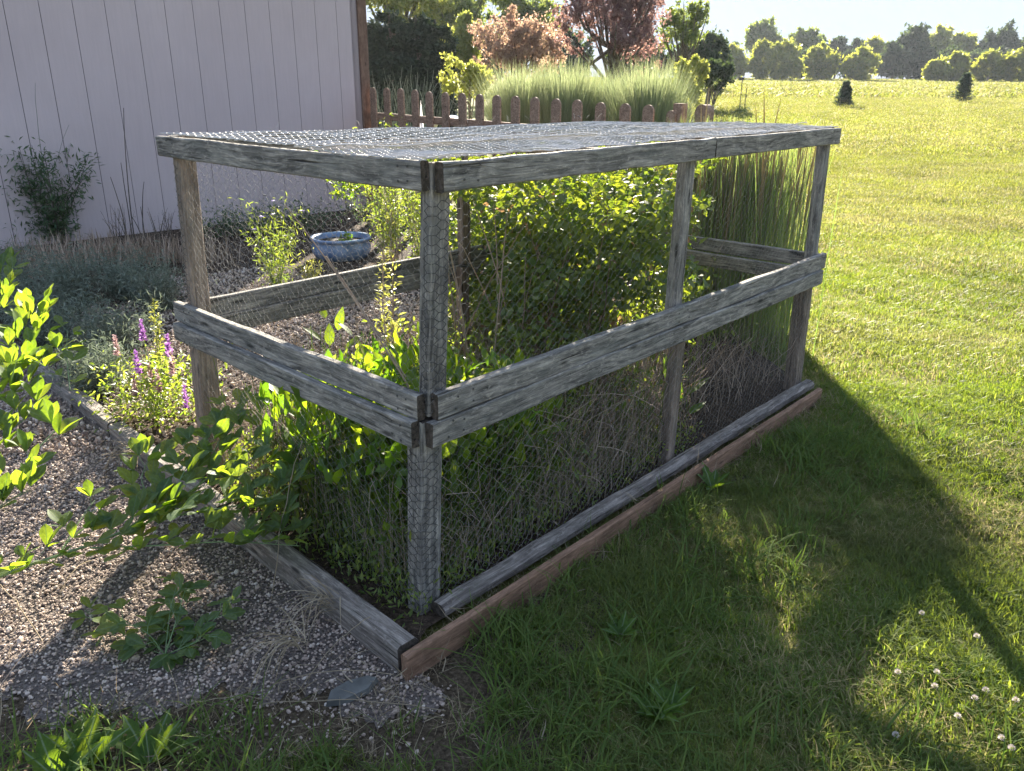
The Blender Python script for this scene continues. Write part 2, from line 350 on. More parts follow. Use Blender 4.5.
# leaf templates: y = length (1), x = width, z = normal
L8v = np.array([(0, 0, 0), (0, .33, .02), (0, .68, .01), (0, 1, -.07), (-.25, .33, .08), (-.20, .68, .06), (.25, .33, .08), (.20, .68, .06)], float)
L8f3 = np.array([(0, 1, 4), (0, 6, 1), (2, 3, 5), (2, 7, 3)]); L8f4 = np.array([(1, 2, 5, 4), (1, 6, 7, 2)])
L4v = np.array([(0, 0, 0), (-.28, .5, .05), (0, 1, -.04), (.28, .5, .05)], float); L4f = np.array([(0, 2, 1), (0, 3, 2)])
def rotm(yaw, pitch, roll):
    cy, sy, cp, sp, cr, sr = np.cos(yaw), np.sin(yaw), np.cos(pitch), np.sin(pitch), np.cos(roll), np.sin(roll)
    z = np.zeros_like(cy); o = np.ones_like(cy)
    Rz = np.stack([np.stack([cy, -sy, z], -1), np.stack([sy, cy, z], -1), np.stack([z, z, o], -1)], -2)
    Rx = np.stack([np.stack([o, z, z], -1), np.stack([z, cp, -sp], -1), np.stack([z, sp, cp], -1)], -2)
    Ry = np.stack([np.stack([cr, z, sr], -1), np.stack([z, o, z], -1), np.stack([-sr, z, cr], -1)], -2)
    return Rz@Rx@Ry
def leaves(g, pos, size, simple_=True, yaw=None, pitch=None, roll=None, wid=1., rnd=None, sp=.6):
    pos = np.asarray(pos, float); n = len(pos)
    if n == 0: return
    yaw = rng.uniform(0, 2*math.pi, n) if yaw is None else yaw
    pitch = rng.normal(-.1, sp, n) if pitch is None else pitch
    roll = rng.normal(0, sp, n) if roll is None else roll
    Q = rotm(yaw, pitch, roll); size = np.broadcast_to(size, n)
    tv = (L4v if simple_ else L8v)*np.array([wid, 1, 1])
    V = np.einsum('nij,kj->nki', Q, tv)*size[:, None, None] + pos[:, None, :]
    k = len(tv); off = (np.arange(n)*k)[:, None, None]
    r = rep(rng.uniform(0, 1, n) if rnd is None else rnd, k)
    if simple_: g.add(V, (L4f[None]+off).reshape(-1, 3), r)
    else: g.addm(V, [(L8f3[None]+off).reshape(-1, 3), (L8f4[None]+off).reshape(-1, 4)], r)
def box_geo(g, c, half, rot=None):
    g.flat = True
    v = np.array([(x, y, z) for x in (-1, 1) for y in (-1, 1) for z in (-1, 1)], float)*half
    if rot is not None: v = v@rot.T
    g.add(v+np.asarray(c), np.array([(0, 1, 3, 2), (4, 6, 7, 5), (0, 4, 5, 1), (2, 3, 7, 6), (0, 2, 6, 4), (1, 5, 7, 3)]))
# board: local x = length, y = thickness, z = width
def board(name, p0, p1, width, thick, mat, parent, outdir=None, seg=18, wob=.0025, bev=.004, endmat=None, warp=0., kind=None):
    """centre line p0..p1; outdir = direction of the thickness axis"""
    p0 = np.asarray(p0, float); p1 = np.asarray(p1, float); X = p1-p0; Lg = np.linalg.norm(X); X = X/Lg
    Y = np.array([0, 0, 1.]) if outdir is None else np.asarray(outdir, float)
    Y = Y-X*(Y@X); Y /= np.linalg.norm(Y); Z = np.cross(X, Y)
    hw, ht = width/2, thick/2; b = min(bev, ht*.6, hw*.6)
    sec = np.array([(-ht+b, -hw), (ht-b, -hw), (ht, -hw+b), (ht, hw-b), (ht-b, hw), (-ht+b, hw), (-ht, hw-b), (-ht, -hw+b)])
    xs = np.linspace(0, Lg, seg+1); k = len(sec)
    V = np.zeros((seg+1, k, 3)); V[:, :, 0] = xs[:, None]
    def sm(a):
        w_ = rng.normal(0, a, seg+1); return np.convolve(np.pad(w_, 2, mode='edge'), [.1, .2, .4, .2, .1], 'valid')
    eb, et = sm(wob), sm(wob); ef = sm(wob*.4)
    V[:, :, 1] = sec[None, :, 0]+ef[:, None]; V[:, :, 2] = sec[None, :, 1] + np.where(sec[None, :, 1] > 0, et[:, None], eb[:, None])
    if warp: V[:, :, 2] += (warp*np.sin(np.linspace(0, math.pi, seg+1)))[:, None]
    V[0, :, 0] += rng.normal(0, .0015, k); V[-1, :, 0] += rng.normal(0, .0015, k)
    j = np.arange(seg)[:, None]*k; q = np.arange(k)[None, :]
    F = np.stack([j+q, j+(q+1) % k, j+k+(q+1) % k, j+k+q], -1).reshape(-1, 4)
    caps = [np.array([[7, 6, 5, 4], [7, 4, 3, 0], [3, 2, 1, 0]]), np.array([[4, 5, 6, 7], [0, 3, 4, 7], [0, 1, 2, 3]])+seg*k]
    F = np.concatenate([F]+caps)
    me = make_mesh(name, V.reshape(-1, 3), F, mat, flat=True)
    me.materials.append(endmat or M['end_grain'])
    mi = np.zeros(len(F), np.int32); mi[-6:] = 1; me.polygons.foreach_set('material_index', mi)
    o = link(name, me, parent, kind); loc = p0-root_loc(parent)
    o.matrix_local = Matrix(((X[0], Y[0], Z[0], loc[0]), (X[1], Y[1], Z[1], loc[1]), (X[2], Y[2], Z[2], loc[2]), (0, 0, 0, 1)))
    return o
def inside_poly(x, y, poly):
    res = np.zeros(len(x), bool); n = len(poly)
    for i in range(n):
        x1, y1 = poly[i]; x2, y2 = poly[(i+1) % n]
        c = ((y1 > y) != (y2 > y)) & (x < (x2-x1)*(y-y1)/((y2-y1) if y2 != y1 else 1e-9)+x1); res ^= c
    return res
# geometry-nodes instancer for uncountable stuff
def instancer(name, pts, rot, scl, variants, label, cat):
    col = bpy.data.collections.new(name+'_pieces')
    for v in variants: col.objects.link(v)
    me = bpy.data.meshes.new(name); me.vertices.add(len(pts)); me.vertices.foreach_set('co', np.asarray(pts, np.float32).ravel())
    a = me.attributes.new('rot', 'FLOAT_VECTOR', 'POINT'); a.data.foreach_set('vector', np.asarray(rot, np.float32).ravel())
    a = me.attributes.new('scl', 'FLOAT', 'POINT'); a.data.foreach_set('value', np.asarray(scl, np.float32))
    a = me.attributes.new('pick', 'INT', 'POINT'); a.data.foreach_set('value', rng.integers(0, len(variants), len(pts)).astype(np.int32))
    o = bpy.data.objects.new(name, me); COL.objects.link(o); tag(o, label, cat, kind='stuff')
    g = bpy.data.node_groups.new(name+'_nodes', 'GeometryNodeTree')
    g.interface.new_socket('Geometry', in_out='INPUT', socket_type='NodeSocketGeometry'); g.interface.new_socket('Geometry', in_out='OUTPUT', socket_type='NodeSocketGeometry')
    gi = g.nodes.new('NodeGroupInput'); go = g.nodes.new('NodeGroupOutput')
    ip = g.nodes.new('GeometryNodeInstanceOnPoints'); ci = g.nodes.new('GeometryNodeCollectionInfo')
    ci.inputs['Collection'].default_value = col; ci.inputs['Separate Children'].default_value = True; ci.inputs['Reset Children'].default_value = True
    ip.inputs['Pick Instance'].default_value = True
    def na(nm, t):
        x = g.nodes.new('GeometryNodeInputNamedAttribute'); x.data_type = t; x.inputs['Name'].default_value = nm
        return [s for s in x.outputs if s.enabled and s.name == 'Attribute'][0]
    e = g.nodes.new('FunctionNodeEulerToRotation'); g.links.new(na('rot', 'FLOAT_VECTOR'), e.inputs[0])
    g.links.new(gi.outputs[0], ip.inputs['Points']); g.links.new(ci.outputs[0], ip.inputs['Instance'])
    g.links.new(na('pick', 'INT'), ip.inputs['Instance Index']); g.links.new(e.outputs[0], ip.inputs['Rotation']); g.links.new(na('scl', 'FLOAT'), ip.inputs['Scale'])
    g.links.new(ip.outputs[0], go.inputs[0])
    md = o.modifiers.new('scatter', 'NODES'); md.node_group = g
    return o

# ================================================================== SETTING
def sheet(name, poly, z, mat, n=40, noise_amp=0):
    xs = [p[0] for p in poly]; ys = [p[1] for p in poly]
    me = bpy.data.meshes.new(name); me.from_pydata([(x, y, z) for x, y in poly], [], [list(range(len(poly)))]); me.materials.append(mat)
    o = link(name, me, None, 'structure'); return o
# ground: one graded grid to the horizon
ys = np.concatenate([np.linspace(-12, 12, 9), np.linspace(15, 160, 40), [200, 300, 600, 1400]]); xs = np.concatenate([[-1400, -500], np.linspace(-200, 260, 60), [600, 1400]])
XX, YY = np.meshgrid(xs, ys); ZZ = gz(XX, YY)
V = np.stack([XX, YY, ZZ], -1).reshape(-1, 3); nx = len(xs)
ii, jj = np.meshgrid(np.arange(nx-1), np.arange(len(ys)-1)); a = (jj*nx+ii).ravel()
link('ground', make_mesh('ground', V, np.stack([a, a+1, a+nx+1, a+nx], -1), M['lawn'], smooth=True), None, 'structure')
# far unmown field
ysf = np.linspace(54, 140, 24); xsf = np.linspace(-60, 170, 40); XX, YY = np.meshgrid(xsf, ysf); YY = YY+(1.5*np.sin(XX*.11)+.8*np.sin(XX*.37))*(YY < 56)
ZZ = gz(XX, YY)+.05; nx = len(xsf); ii, jj = np.meshgrid(np.arange(nx-1), np.arange(len(ysf)-1)); a = (jj*nx+ii).ravel()
link('field', make_mesh('field', np.stack([XX, YY, ZZ], -1).reshape(-1, 3), np.stack([a, a+1, a+nx+1, a+nx], -1), M['field'], smooth=True), None, 'structure')

# cage corners, as surveyed: near, right, left (outer faces), back computed
def quad(n, r, l): n, r, l = map(np.array, (n, r, l)); return dict(N=n, R=r, L=l, B=r+l-n)
QT = quad((-.206, 2.065), (1.673, 4.297), (-1.342, 3.158))       # z 1.377
QM = quad((-.234, 2.054), (1.655, 4.211), (-1.337, 3.092))       # z .746
QL = quad((-.252, 2.033), (1.633, 4.165), (-1.341, 3.072))       # z .594
QG = quad((-.272, 2.012), (1.615, 4.092), (-1.345, 3.02))        # z 0
def q_at(Q, s, t, z): p = Q['N']+(Q['R']-Q['N'])*s+(Q['L']-Q['N'])*t; return np.array([p[0], p[1], z])
u2 = (QG['R']-QG['N']); LEN = np.linalg.norm(u2); u2 = u2/LEN; v2 = (QG['L']-QG['N']); WID = np.linalg.norm(v2); v2 = v2/WID
def cg(s, t, z): return np.array([(QG['N']+u2*s*LEN+v2*t*WID)[0], (QG['N']+u2*s*LEN+v2*t*WID)[1], z])
def cga(s, t, z): p = QG['N'][None]+u2[None]*(s*LEN)[:, None]+v2[None]*(t*WID)[:, None]; return np.column_stack([p, z])

T0 = at(408, 642, .10)[:2]; T1 = at(40, 365, .10)[:2]; tdir = (T1-T0)/np.linalg.norm(T1-T0)
T2 = T1+tdir*3.0
bed_poly = [tuple(QG['N']+np.array([.02, -.02])), tuple(QG['R']), tuple(QG['R']+np.array([-.3, 2.0])), (.6, 9.5), (-2.0, 11.0), (-9, 4.3), tuple(T2), tuple(T0)]
sheet('garden_bed_soil', bed_poly, .035, M['soil'])
_e = [(x_, 1.70+.05*math.sin(x_*7)+.035*math.sin(x_*23+1)+.02*math.sin(x_*61)+.012*math.sin(x_*173)) for x_ in np.linspace(-3.0, -.2, 240)]
path_poly = [(-.17, 1.74), tuple(T0+np.array([.02, .0])), tuple(T2), (-8, 5.0), (-8, 1.8)]+_e
_b = [(-3.2+i_*.07, 1.18+.04*math.sin(i_*1.3)) for i_ in range(44)]; _t = [(x_, 1.95) for x_ in (-.26, -3.2)]
sheet('bare_soil', _b+[(.02, 1.30), (.22, 1.55), (.10, 1.70), (.30, 2.10), (1.0, 2.95), (1.75, 3.98), (1.62, 4.1), (-.28, 1.90)]+_t[1:], .003, M['thatch'])
sheet('gravel_path', path_poly, .006, M['grit'])

# ---- pebbles
def pebble(i):
    import bmesh
    bm = bmesh.new(); bmesh.ops.create_icosphere(bm, subdivisions=1, radius=1)
    sx, sy, sz = random.uniform(.8, 1.3), random.uniform(.7, 1.0), random.uniform(.45, .75)
    for v in bm.verts:
        v.co *= random.uniform(.8, 1.15); v.co.x *= sx; v.co.y *= sy; v.co.z *= sz
    me = bpy.data.meshes.new('pebble'); bm.to_mesh(me); bm.free(); me.materials.append(M['pebble'])
    return bpy.data.objects.new('pebble', me)
n = 190000; x = rng.uniform(-4.2, .1, n); y = rng.uniform(1.2, 5.6, n)
k = inside_poly(x, y, path_poly) & (rng.uniform(0, 1, n) < np.clip(1.5-(y-1.5)*.22, .35, 1)) & (x > -.75*y-.4)
kk = (x > -3) & (x < -.16) & (y > 1.45) & (y < 1.78) & (rng.uniform(0, 1, n) < np.clip((y-1.45)/.5, 0, .5)*(.5+.5*np.sin(x*9)*np.sin(y*21+x*3))); k = (k & ((y > 1.80+.05*np.sin(9*x)) | (rng.uniform(0, 1, n) < .6))) | kk
x = x[k]; y = y[k]; sc = rng.lognormal(math.log(.0038), .34, len(x)); sc *= np.clip(.8+.12*y, 1, 1.5)
pts = np.column_stack([x, y, .006+sc*.35+rng.uniform(0, .004, len(x))]); rot = np.column_stack([rng.normal(0, .4, len(x)), rng.normal(0, .4, len(x)), rng.uniform(0, 6.28, len(x))])
instancer('gravel', pts, rot, sc, [pebble(i) for i in range(8)], 'loose pale and grey pebbles covering the path beside the raised bed', 'gravel')
# gravel behind the cage, inside the bed
n = 26000; x = rng.uniform(-3.2, .2, n); y = rng.uniform(3.2, 7.6, n)
k = (y > 3.6+1.15*(x+1.34)) & (np.abs(x+1.5) < 1.6) & (y < 6.9+.2*np.sin(5*x)); x = x[k]; y = y[k]
sc = rng.lognormal(math.log(.009), .3, len(x)); pts = np.column_stack([x, y, .036+sc*.35])
instancer('bed_gravel', pts, rng.uniform(-.5, 6, (len(x), 3)), sc, [pebble(i) for i in range(4)], 'grey gravel spread in the bed between the cage and the shed', 'gravel')

n = 2600; x = rng.uniform(-3.2, .05, n); y = rng.uniform(1.5, 4.8, n); k = inside_poly(x, y, path_poly) & (rng.uniform(0, 1, n) < .25+.75*(np.sin(x*5+1)*np.sin(y*6) > .2)); x, y = x[k], y[k]
g = Geo(); leaves(g, np.column_stack([x, y, rng.uniform(.010, .018, len(x))]), rng.uniform(.008, .030, len(x)), True, wid=.35, sp=.3)
b = np.column_stack([x[:700], y[:700], .014+0*x[:700]]); m_ = len(b); a_ = rng.uniform(0, 6.28, m_); l_ = rng.uniform(.02, .10, m_); P = b[:, None, :]+np.linspace(0, 1, 4)[None, :, None]*np.column_stack([np.cos(a_)*l_, np.sin(a_)*l_, rng.uniform(0, .01, m_)])[:, None, :]
g.add(*tubes(P, .0008, 3), rep(rng.uniform(0, 1, m_), 12)); tag(g.build('gravel_litter', M['straw'], None), 'bits of straw, twig and dead leaf scattered over the gravel path', 'leaf litter', kind='stuff')
# ---- grass tufts
def tuft(nb, h, rad, wid, mat, k=4, leanmax=.6, name='grass_tuft'):
    b = np.column_stack([rng.normal(0, rad, nb), rng.normal(0, rad, nb), np.zeros(nb)])
    hh = h*rng.uniform(.45, 1.1, nb); az = rng.uniform(0, 6.28, nb)
    P = grow(b, hh, hh*rng.uniform(.1, leanmax*2, nb), az, k, 1.7, 0, .25)
    side = np.column_stack([-np.sin(az+rng.normal(0, .6, nb)), np.cos(az+rng.normal(0, .6, nb)), np.zeros(nb)])
    Wd = wid*np.array([.8, 1, .75, .08][:k] if k == 4 else [.9, .8, .08][:k])[None, :]*rng.uniform(.7, 1.3, nb)[:, None]
    V, F = ribbons(P, Wd, side)
    return bpy.data.objects.new(name, make_mesh(name, V, F, mat, rep(rng.uniform(0, 1, nb), k*2)))
def lawn_mask(x, y):
    # signed distance from the front edging line
    nfx, nfy = u2[1], -u2[0]; d = (x-QG['N'][0])*nfx+(y-QG['N'][1])*nfy
    return d
def scatter_pts(n, x0, x1, y0, y1): return rng.uniform(x0, x1, n), rng.uniform(y0, y1, n)
def lawn_ok(x, y, marg=.12):
    d = lawn_mask(x, y); s = (x-QG['N'][0])*u2[0]+(y-QG['N'][1])*u2[1]
    right = (d > marg+.05*np.sin(x*23+y*11)) | (s > LEN+.03)
    left_bottom = (x < -.05) & (y > 1.50+.05*np.sin(x*9)) | (x < .1) & (y > 1.35) & (rng.uniform(0, 1, len(x)) < .55)
    ok = right & ~left_bottom & ~inside_poly(x, y, bed_poly)
    return ok
def put_lawn(name, n, rect, variants, smin, smax, label, extra=None, marg=.12):
    x, y = scatter_pts(n, *rect); k = lawn_ok(x, y, marg) & (np.abs(x) < .72*y+.6)
    if extra is not None: k &= extra(x, y)
    x, y = x[k], y[k]
    clump = .9+.18*np.sin(x*3.1+1)*np.sin(y*2.7)+.12*np.sin(x*11+y*7)
    sc = rng.uniform(smin, smax, len(x))*np.clip(clump, .55, 1.35)
    pts = np.column_stack([x, y, gz(x, y)]); rot = np.column_stack([rng.normal(0, .12, len(x)), rng.normal(0, .12, len(x)), rng.uniform(0, 6.28, len(x))])
    return instancer(name, pts, rot, sc, variants, label, 'grass')
va = [tuft(42, .052, .024, .0028, M['grass']) for _ in range(9)]
put_lawn('lawn_grass', 16000, (-1.2, 3.3, 1.15, 4.2), va, .8, 1.25, 'short green lawn blades in the foreground beside the cage')
vb = [tuft(60, .050, .06, .0042, M['g_mid'], 3) for _ in range(7)]
put_lawn('lawn_grass', 26000, (1.2, 9.5, 3.2, 12.0), vb, .8, 1.2, 'sunlit green lawn blades to the right of the cage', lambda x, y: rng.uniform(0, 1, len(x)) < np.clip((12-y)/5, 0, 1))
vc = [tuft(80, .055, .15, .0075, M['g_far'], 3) for _ in range(6)]
put_lawn('lawn_grass', 30000, (.8, 19, 6.0, 27.0), vc, .8, 1.2, 'yellow green lawn stretching beyond the cage', lambda x, y: rng.uniform(0, 1, len(x)) < np.clip((y-6)/4, 0, 1)*np.clip((28-y)/8, 0, 1))
vd = [tuft(80, .07, .40, .018, M['g_far'], 3) for _ in range(6)]
put_lawn('lawn_grass', 28000, (1, 40, 19, 55), vd, .8, 1.3, 'distant mown lawn around the two small spruces')
ve = [tuft(40, .40, .8, .12, M['g_far'], 3) for _ in range(5)]
x, y = scatter_pts(16000, 4, 110, 55, 138); k = np.abs(x) < .72*y+3; x, y = x[k], y[k]
instancer('field_grass', np.column_stack([x, y, gz(x, y)]), np.column_stack([0*x, 0*x, rng.uniform(0, 6, len(x))]), rng.uniform(.7, 1.3, len(x)), ve, 'tall pale grass of the unmown field before the trees', 'grass')
# longer rank grass by the edging and along the bottom of the view
vl = [tuft(20, .15, .03, .0045, M['longgrass'], 4, .75) for _ in range(8)]
x, y = scatter_pts(4200, -1.6, 2.2, 1.05, 3.9); d = lawn_mask(x, y); s_ = (x-QG['N'][0])*u2[0]+(y-QG['N'][1])*u2[1]
k = (d > .10) & (d < .75) & (s_ < LEN) & (rng.uniform(0, 1, len(x)) < np.clip(1.1-(d-.1)*1.4, .03, 1)*np.clip(.35+.8*(np.sin(x*5)*np.sin(y*4.3+1)+.3), .12, 1)) & ~((x < -.12) & (y > 1.45))
k |= (y < 1.62) & (rng.uniform(0, 1, len(x)) < .22) & (x > -1.3)
x, y = x[k], y[k]
instancer('rank_grass', np.column_stack([x, y, 0*x]), np.column_stack([rng.normal(0, .15, len(x)), rng.normal(0, .15, len(x)), rng.uniform(0, 6, len(x))]), rng.uniform(.5, 1.1, len(x)), vl, 'longer dark grass left uncut along the brown edging board', 'grass')
vs = [tuft(14, .06, .035, .003, M['straw'], 3, 1.2) for _ in range(5)]
x, y = scatter_pts(5000, -1.7, 1.8, 1.1, 4.0); d = lawn_mask(x, y)
k = ((d > .03) & (d < .17) & (y < 4.05)) | ((x < .1) & (y > 1.5) & (y < 1.72) & (rng.uniform(0, 1, len(x)) < .5)) | (rng.uniform(0, 1, len(x)) < .010)
k &= ~inside_poly(x, y, bed_poly); x, y = x[k], y[k]
instancer('dry_thatch', np.column_stack([x, y, .002+0*x]), np.column_stack([rng.normal(0, .9, len(x)), rng.normal(0, .9, len(x)), rng.uniform(0, 6, len(x))]), rng.uniform(.5, 1.1, len(x)), vs, 'dry straw and dead thatch at the foot of the edging board', 'dry grass')

# ================================================================== SHED
wd = np.array([math.sin(R(44.5)), math.cos(R(44.5)), 0]); wn = np.array([wd[1], -wd[0], 0])   # wall direction, outward normal
W2 = np.array([-4.33, 8.63, 0]); W0 = W2-wd*.305*2
shed = thing('shed', 'mauve wooden shed with vertical grooved siding at the back left', 'shed', tuple(W0+wd*.305*13+np.array([0, 0, 0])))
EAVE = 3.5  # eave height chosen for how far the shed's shadow reaches
g = Geo(); A = W0-wd*.305*9; Bc = W0+wd*.305*13
back = -wn*4.5
def slab(g, p, q, z0, z1, th, nrm):
    p = np.asarray(p); q = np.asarray(q); c = (p+q)/2-nrm*th/2; L_ = np.linalg.norm(q-p)/2; x_ = (q-p)/np.linalg.norm(q-p)
    rot = np.column_stack([-x_, nrm, (0, 0, 1)]); box_geo(g, (c[0], c[1], (z0+z1)/2), (L_, th/2, (z1-z0)/2), rot)
slab(g, A-wn*.007, Bc-wn*.007, 0, EAVE, .08, wn)
g.build('wall_backing', M['dark'], shed)
for i in range(-9, 13):
    p = W0+wd*.305*i; q = W0+wd*.305*(i+1); gg = Geo()
    slab(gg, p+wd*.003, q-wd*.003, .02, EAVE, .008, wn)
    c0 = (p+q)/2; gg.build('siding_board', M['siding'], shed, origin=(c0[0], c0[1], 0))
g = Geo(); slab(g, Bc+wd*.0, Bc+back, 0, EAVE, .1, wd); g.build('side_wall', M['siding'], shed)
g = Geo(); slab(g, A, A+back, 0, EAVE, .1, wd); g.build('side_wall', M['siding'], shed)
g = Geo(); slab(g, A+back, Bc+back, 0, EAVE, .1, wn); g.build('back_wall', M['siding'], shed)
board('corner_trim', Bc+wd*.05+wn*.014+np.array([0, 0, 0]), Bc+wd*.05+wn*.014+np.array([0, 0, EAVE]), .11, .03, M['trim'], shed, wn, seg=6, wob=.0005)
board('corner_trim', Bc+wd*.118-wn*.05, Bc+wd*.118-wn*.05+np.array([0, 0, EAVE]), .14, .03, M['trim'], shed, wd, seg=6, wob=.0005)
g = Geo(); ca = (A+Bc)/2+back/2; rot = np.column_stack([wd, wn, (0, 0, 1)])
box_geo(g, (ca[0]+wd[0]*.1, ca[1]+wd[1]*.1, EAVE+.079), (np.linalg.norm(Bc-A)/2+.45, 2.25+.4, .08), rot); g.build('roof', M['roofing'], shed)  # out of view; overhang added to widen the shed's shadow on the ground

# ================================================================== PICKET FENCE
fa = atd(370, 87, 11.0); fb = atd(705, 109, 7.6)
fence = thing('picket_fence', 'brown wooden picket fence with rounded tops behind the cage', 'fence', (fa[0], fa[1], 0))
pks = [(372.7, 87.2), (386.6, 87.6), (400.5, 88.3), (414.8, 89.5), (429.1, 91.4), (445.3, 92.1), (462.2, 92.9), (479.5, 94), (496.8, 95), (515.6, 95.9), (535.1, 97), (556.5, 98.5), (577.6, 99.6), (600.9, 102.3), (625.7, 103.4), (649, 104.7), (676.5, 107), (704.7, 109)]
tops = []
for i, (px, py) in enumerate(pks):
    dep = 11.0*(1-.0193*i)+.0; tops.append(atd(px, py, dep))
fd = tops[-1]-tops[0]; fd[2] = 0; fd /= np.linalg.norm(fd); fn = np.array([fd[1], -fd[0], 0])
if fn[1] > 0: fn = -fn
def picket(name, c, top, wdt, th, mat, parent, round_=True):
    prof = [(-wdt/2, 0), (wdt/2, 0)]
    na_ = 8
    r = wdt/2; zt = top-r if round_ else top
    prof += [(wdt/2, zt)] + [(r*math.cos(a), zt+r*math.sin(a)) for a in np.linspace(.25, math.pi-.25, na_)] + [(-wdt/2, zt)] if round_ else [(wdt/2, zt), (-wdt/2, zt)]
    P = np.array(prof); k_ = len(P)
    V = np.concatenate([np.array([fd*x_+fn*s_*th/2+np.array([0, 0, z_]) for x_, z_ in P]) for s_ in (1, -1)])
    me = bpy.data.meshes.new(name); f = [list(range(k_)), list(range(2*k_-1, k_-1, -1))]+[[i, i+k_, (i+1) % k_+k_, (i+1) % k_] for i in range(k_)]
    me.from_pydata(V.tolist(), [], f); me.materials.append(mat); me.validate()
    o = link(name, me, parent); o.location = tuple(np.array([c[0], c[1], 0])-root_loc(parent)); return o
for i, t_ in enumerate(tops[:-2]):
    picket('picket', t_, t_[2], .125, .022, M['fence'], fence)
picket('post', tops[-2]-fn*.06, tops[-2][2]+.03, .09, .09, M['fence'], fence, False)
picket('picket', tops[-2]-fd*.05, tops[-2][2]-.03, .10, .022, M['fence'], fence)
picket('end_post', tops[-1], tops[-1][2]+.04, .13, .10, M['fence'], fence)
for zz in (.35, 1.12):
    a_ = tops[0]-fd*.2-fn*.03; b_ = tops[-1]-fn*.03; a_ = np.array([a_[0], a_[1], zz+.10]); b_ = np.array([b_[0], b_[1], zz])
    board('rail', a_, b_, .085, .035, M['fence'], fence, fn)

# ================================================================== CAGE
cage = thing('garden_cage', 'weathered grey wooden garden cage covered with chicken wire over the bed', 'garden cage', (QG['N'][0], QG['N'][1], 0))
U3 = np.array([u2[0], u2[1], 0]); V3 = np.array([v2[0], v2[1], 0])
RW, RT_ = .076, .030      # rail width and thickness
def Z(p, z): return np.array([p[0], p[1], z])
def frame_rails(Q, ztop, name, ext=0.0, near_gap=.012, mats=None, sides='FSBE', splitF=None, sag=None, warp=0.0):
    zc = ztop-RW/2
    n_, r_, l_, b_ = (Z(Q[k_], zc) for k_ in 'NRLB')
    uu = (r_-n_)/np.linalg.norm(r_-n_); vv = (l_-n_)/np.linalg.norm(l_-n_)
    nf = np.cross(uu, (0, 0, 1)); nf /= np.linalg.norm(nf)       # outward of the front long side
    ns = np.cross((0, 0, 1), vv); ns /= np.linalg.norm(ns)       # outward of the short side
    bz = np.array([0, 0, .024 if ztop > 1 else 0.])
    mats = mats or {}
    def mm(k_): return mats.get(k_, M['wood'])
    if 'F' in sides:
        a_ = n_+uu*(RT_+near_gap)-nf*RT_/2; b2 = r_-nf*RT_/2+uu*.012
        if splitF:
            m_ = a_+(b2-a_)*splitF; board(name, a_, m_-uu*.002, RW, RT_, mm('F'), cage, nf, 30, .003); board(name, m_+uu*.002, b2, RW, RT_, mm('F'), cage, nf, 16, .003)
        else: board(name, a_, b2, RW, RT_, mm('F'), cage, nf, 40, .003, warp=warp)
    if 'S' in sides: board(name, n_+vv*(RT_+near_gap)-ns*RT_/2, l_-ns*RT_/2+vv*.03, RW, RT_, mm('S'), cage, ns, 24, .003)
    if 'B' in sides: board(name, l_+nf*(RT_/2+.002)+uu*.03, b_+nf*RT_/2-uu*.03-bz, RW, RT_, mm('B'), cage, -nf, 30)
    if 'E' in sides: board(name, r_+ns*RT_/2+vv*.0+vv*(RT_+.002), b_+ns*RT_/2-bz, RW, RT_, mm('E'), cage, -ns, 20)
frame_rails(QT, 1.377, 'top_rail', splitF=.52)
frame_rails(QM, .746, 'upper_middle_rail', warp=.0)
frame_rails(QL, .668, 'lower_middle_rail', mats={'F': M['wood']})
# posts (section: pu along the long side, pv along the short side)
def post(Qb, zb, Qt, zt, s, t, pu, pv, mat, name='post', inset=RT_):
    Ld = LEN; Wd_ = WID
    def c(Q, z):
        su = (inset+pu/2)/Ld; sv = (inset+pv/2)/Wd_
        ss = s*(1-2*su)+su if s in (0, 1) else s; tt = t*(1-2*sv)+sv
        return q_at(Q, ss, tt, z)
    board(name, c(Qb, zb), c(Qt, zt), pu, pv, mat, cage, V3, 24, .0012, .004)
QU = QM
for (s, t, pu, pv, mt) in [(0, 0, .07, .045, 'wood'), (1, 0, .07, .045, 'wood'), (0, 1, .07, .05, 'wood_post'), (1, 1, .07, .045, 'wood_brown')]:
    post(QM, .672, QT, 1.372, s, t, pu, pv, M[mt], 'upper_post')
    post(QG, .03, QL, .664, s, t, pu+.012, pv+.02, M[mt if mt != 'wood' else ('wood' if s == 0 else 'wood_brown')], 'lower_post')
post(QM, .672, QT, 1.372, .487, 0, .062, .045, M['wood'], 'upper_post')
post(QG, .03, QL, .664, .517, 0, .060, .045, M['wood_brown'], 'lower_post')
post(QM, .672, QT, 1.372, .55, 1, .06, .045, M['wood_brown'], 'upper_post')
post(QG, .03, QL, .664, .55, 1, .06, .045, M['wood_brown'], 'lower_post')
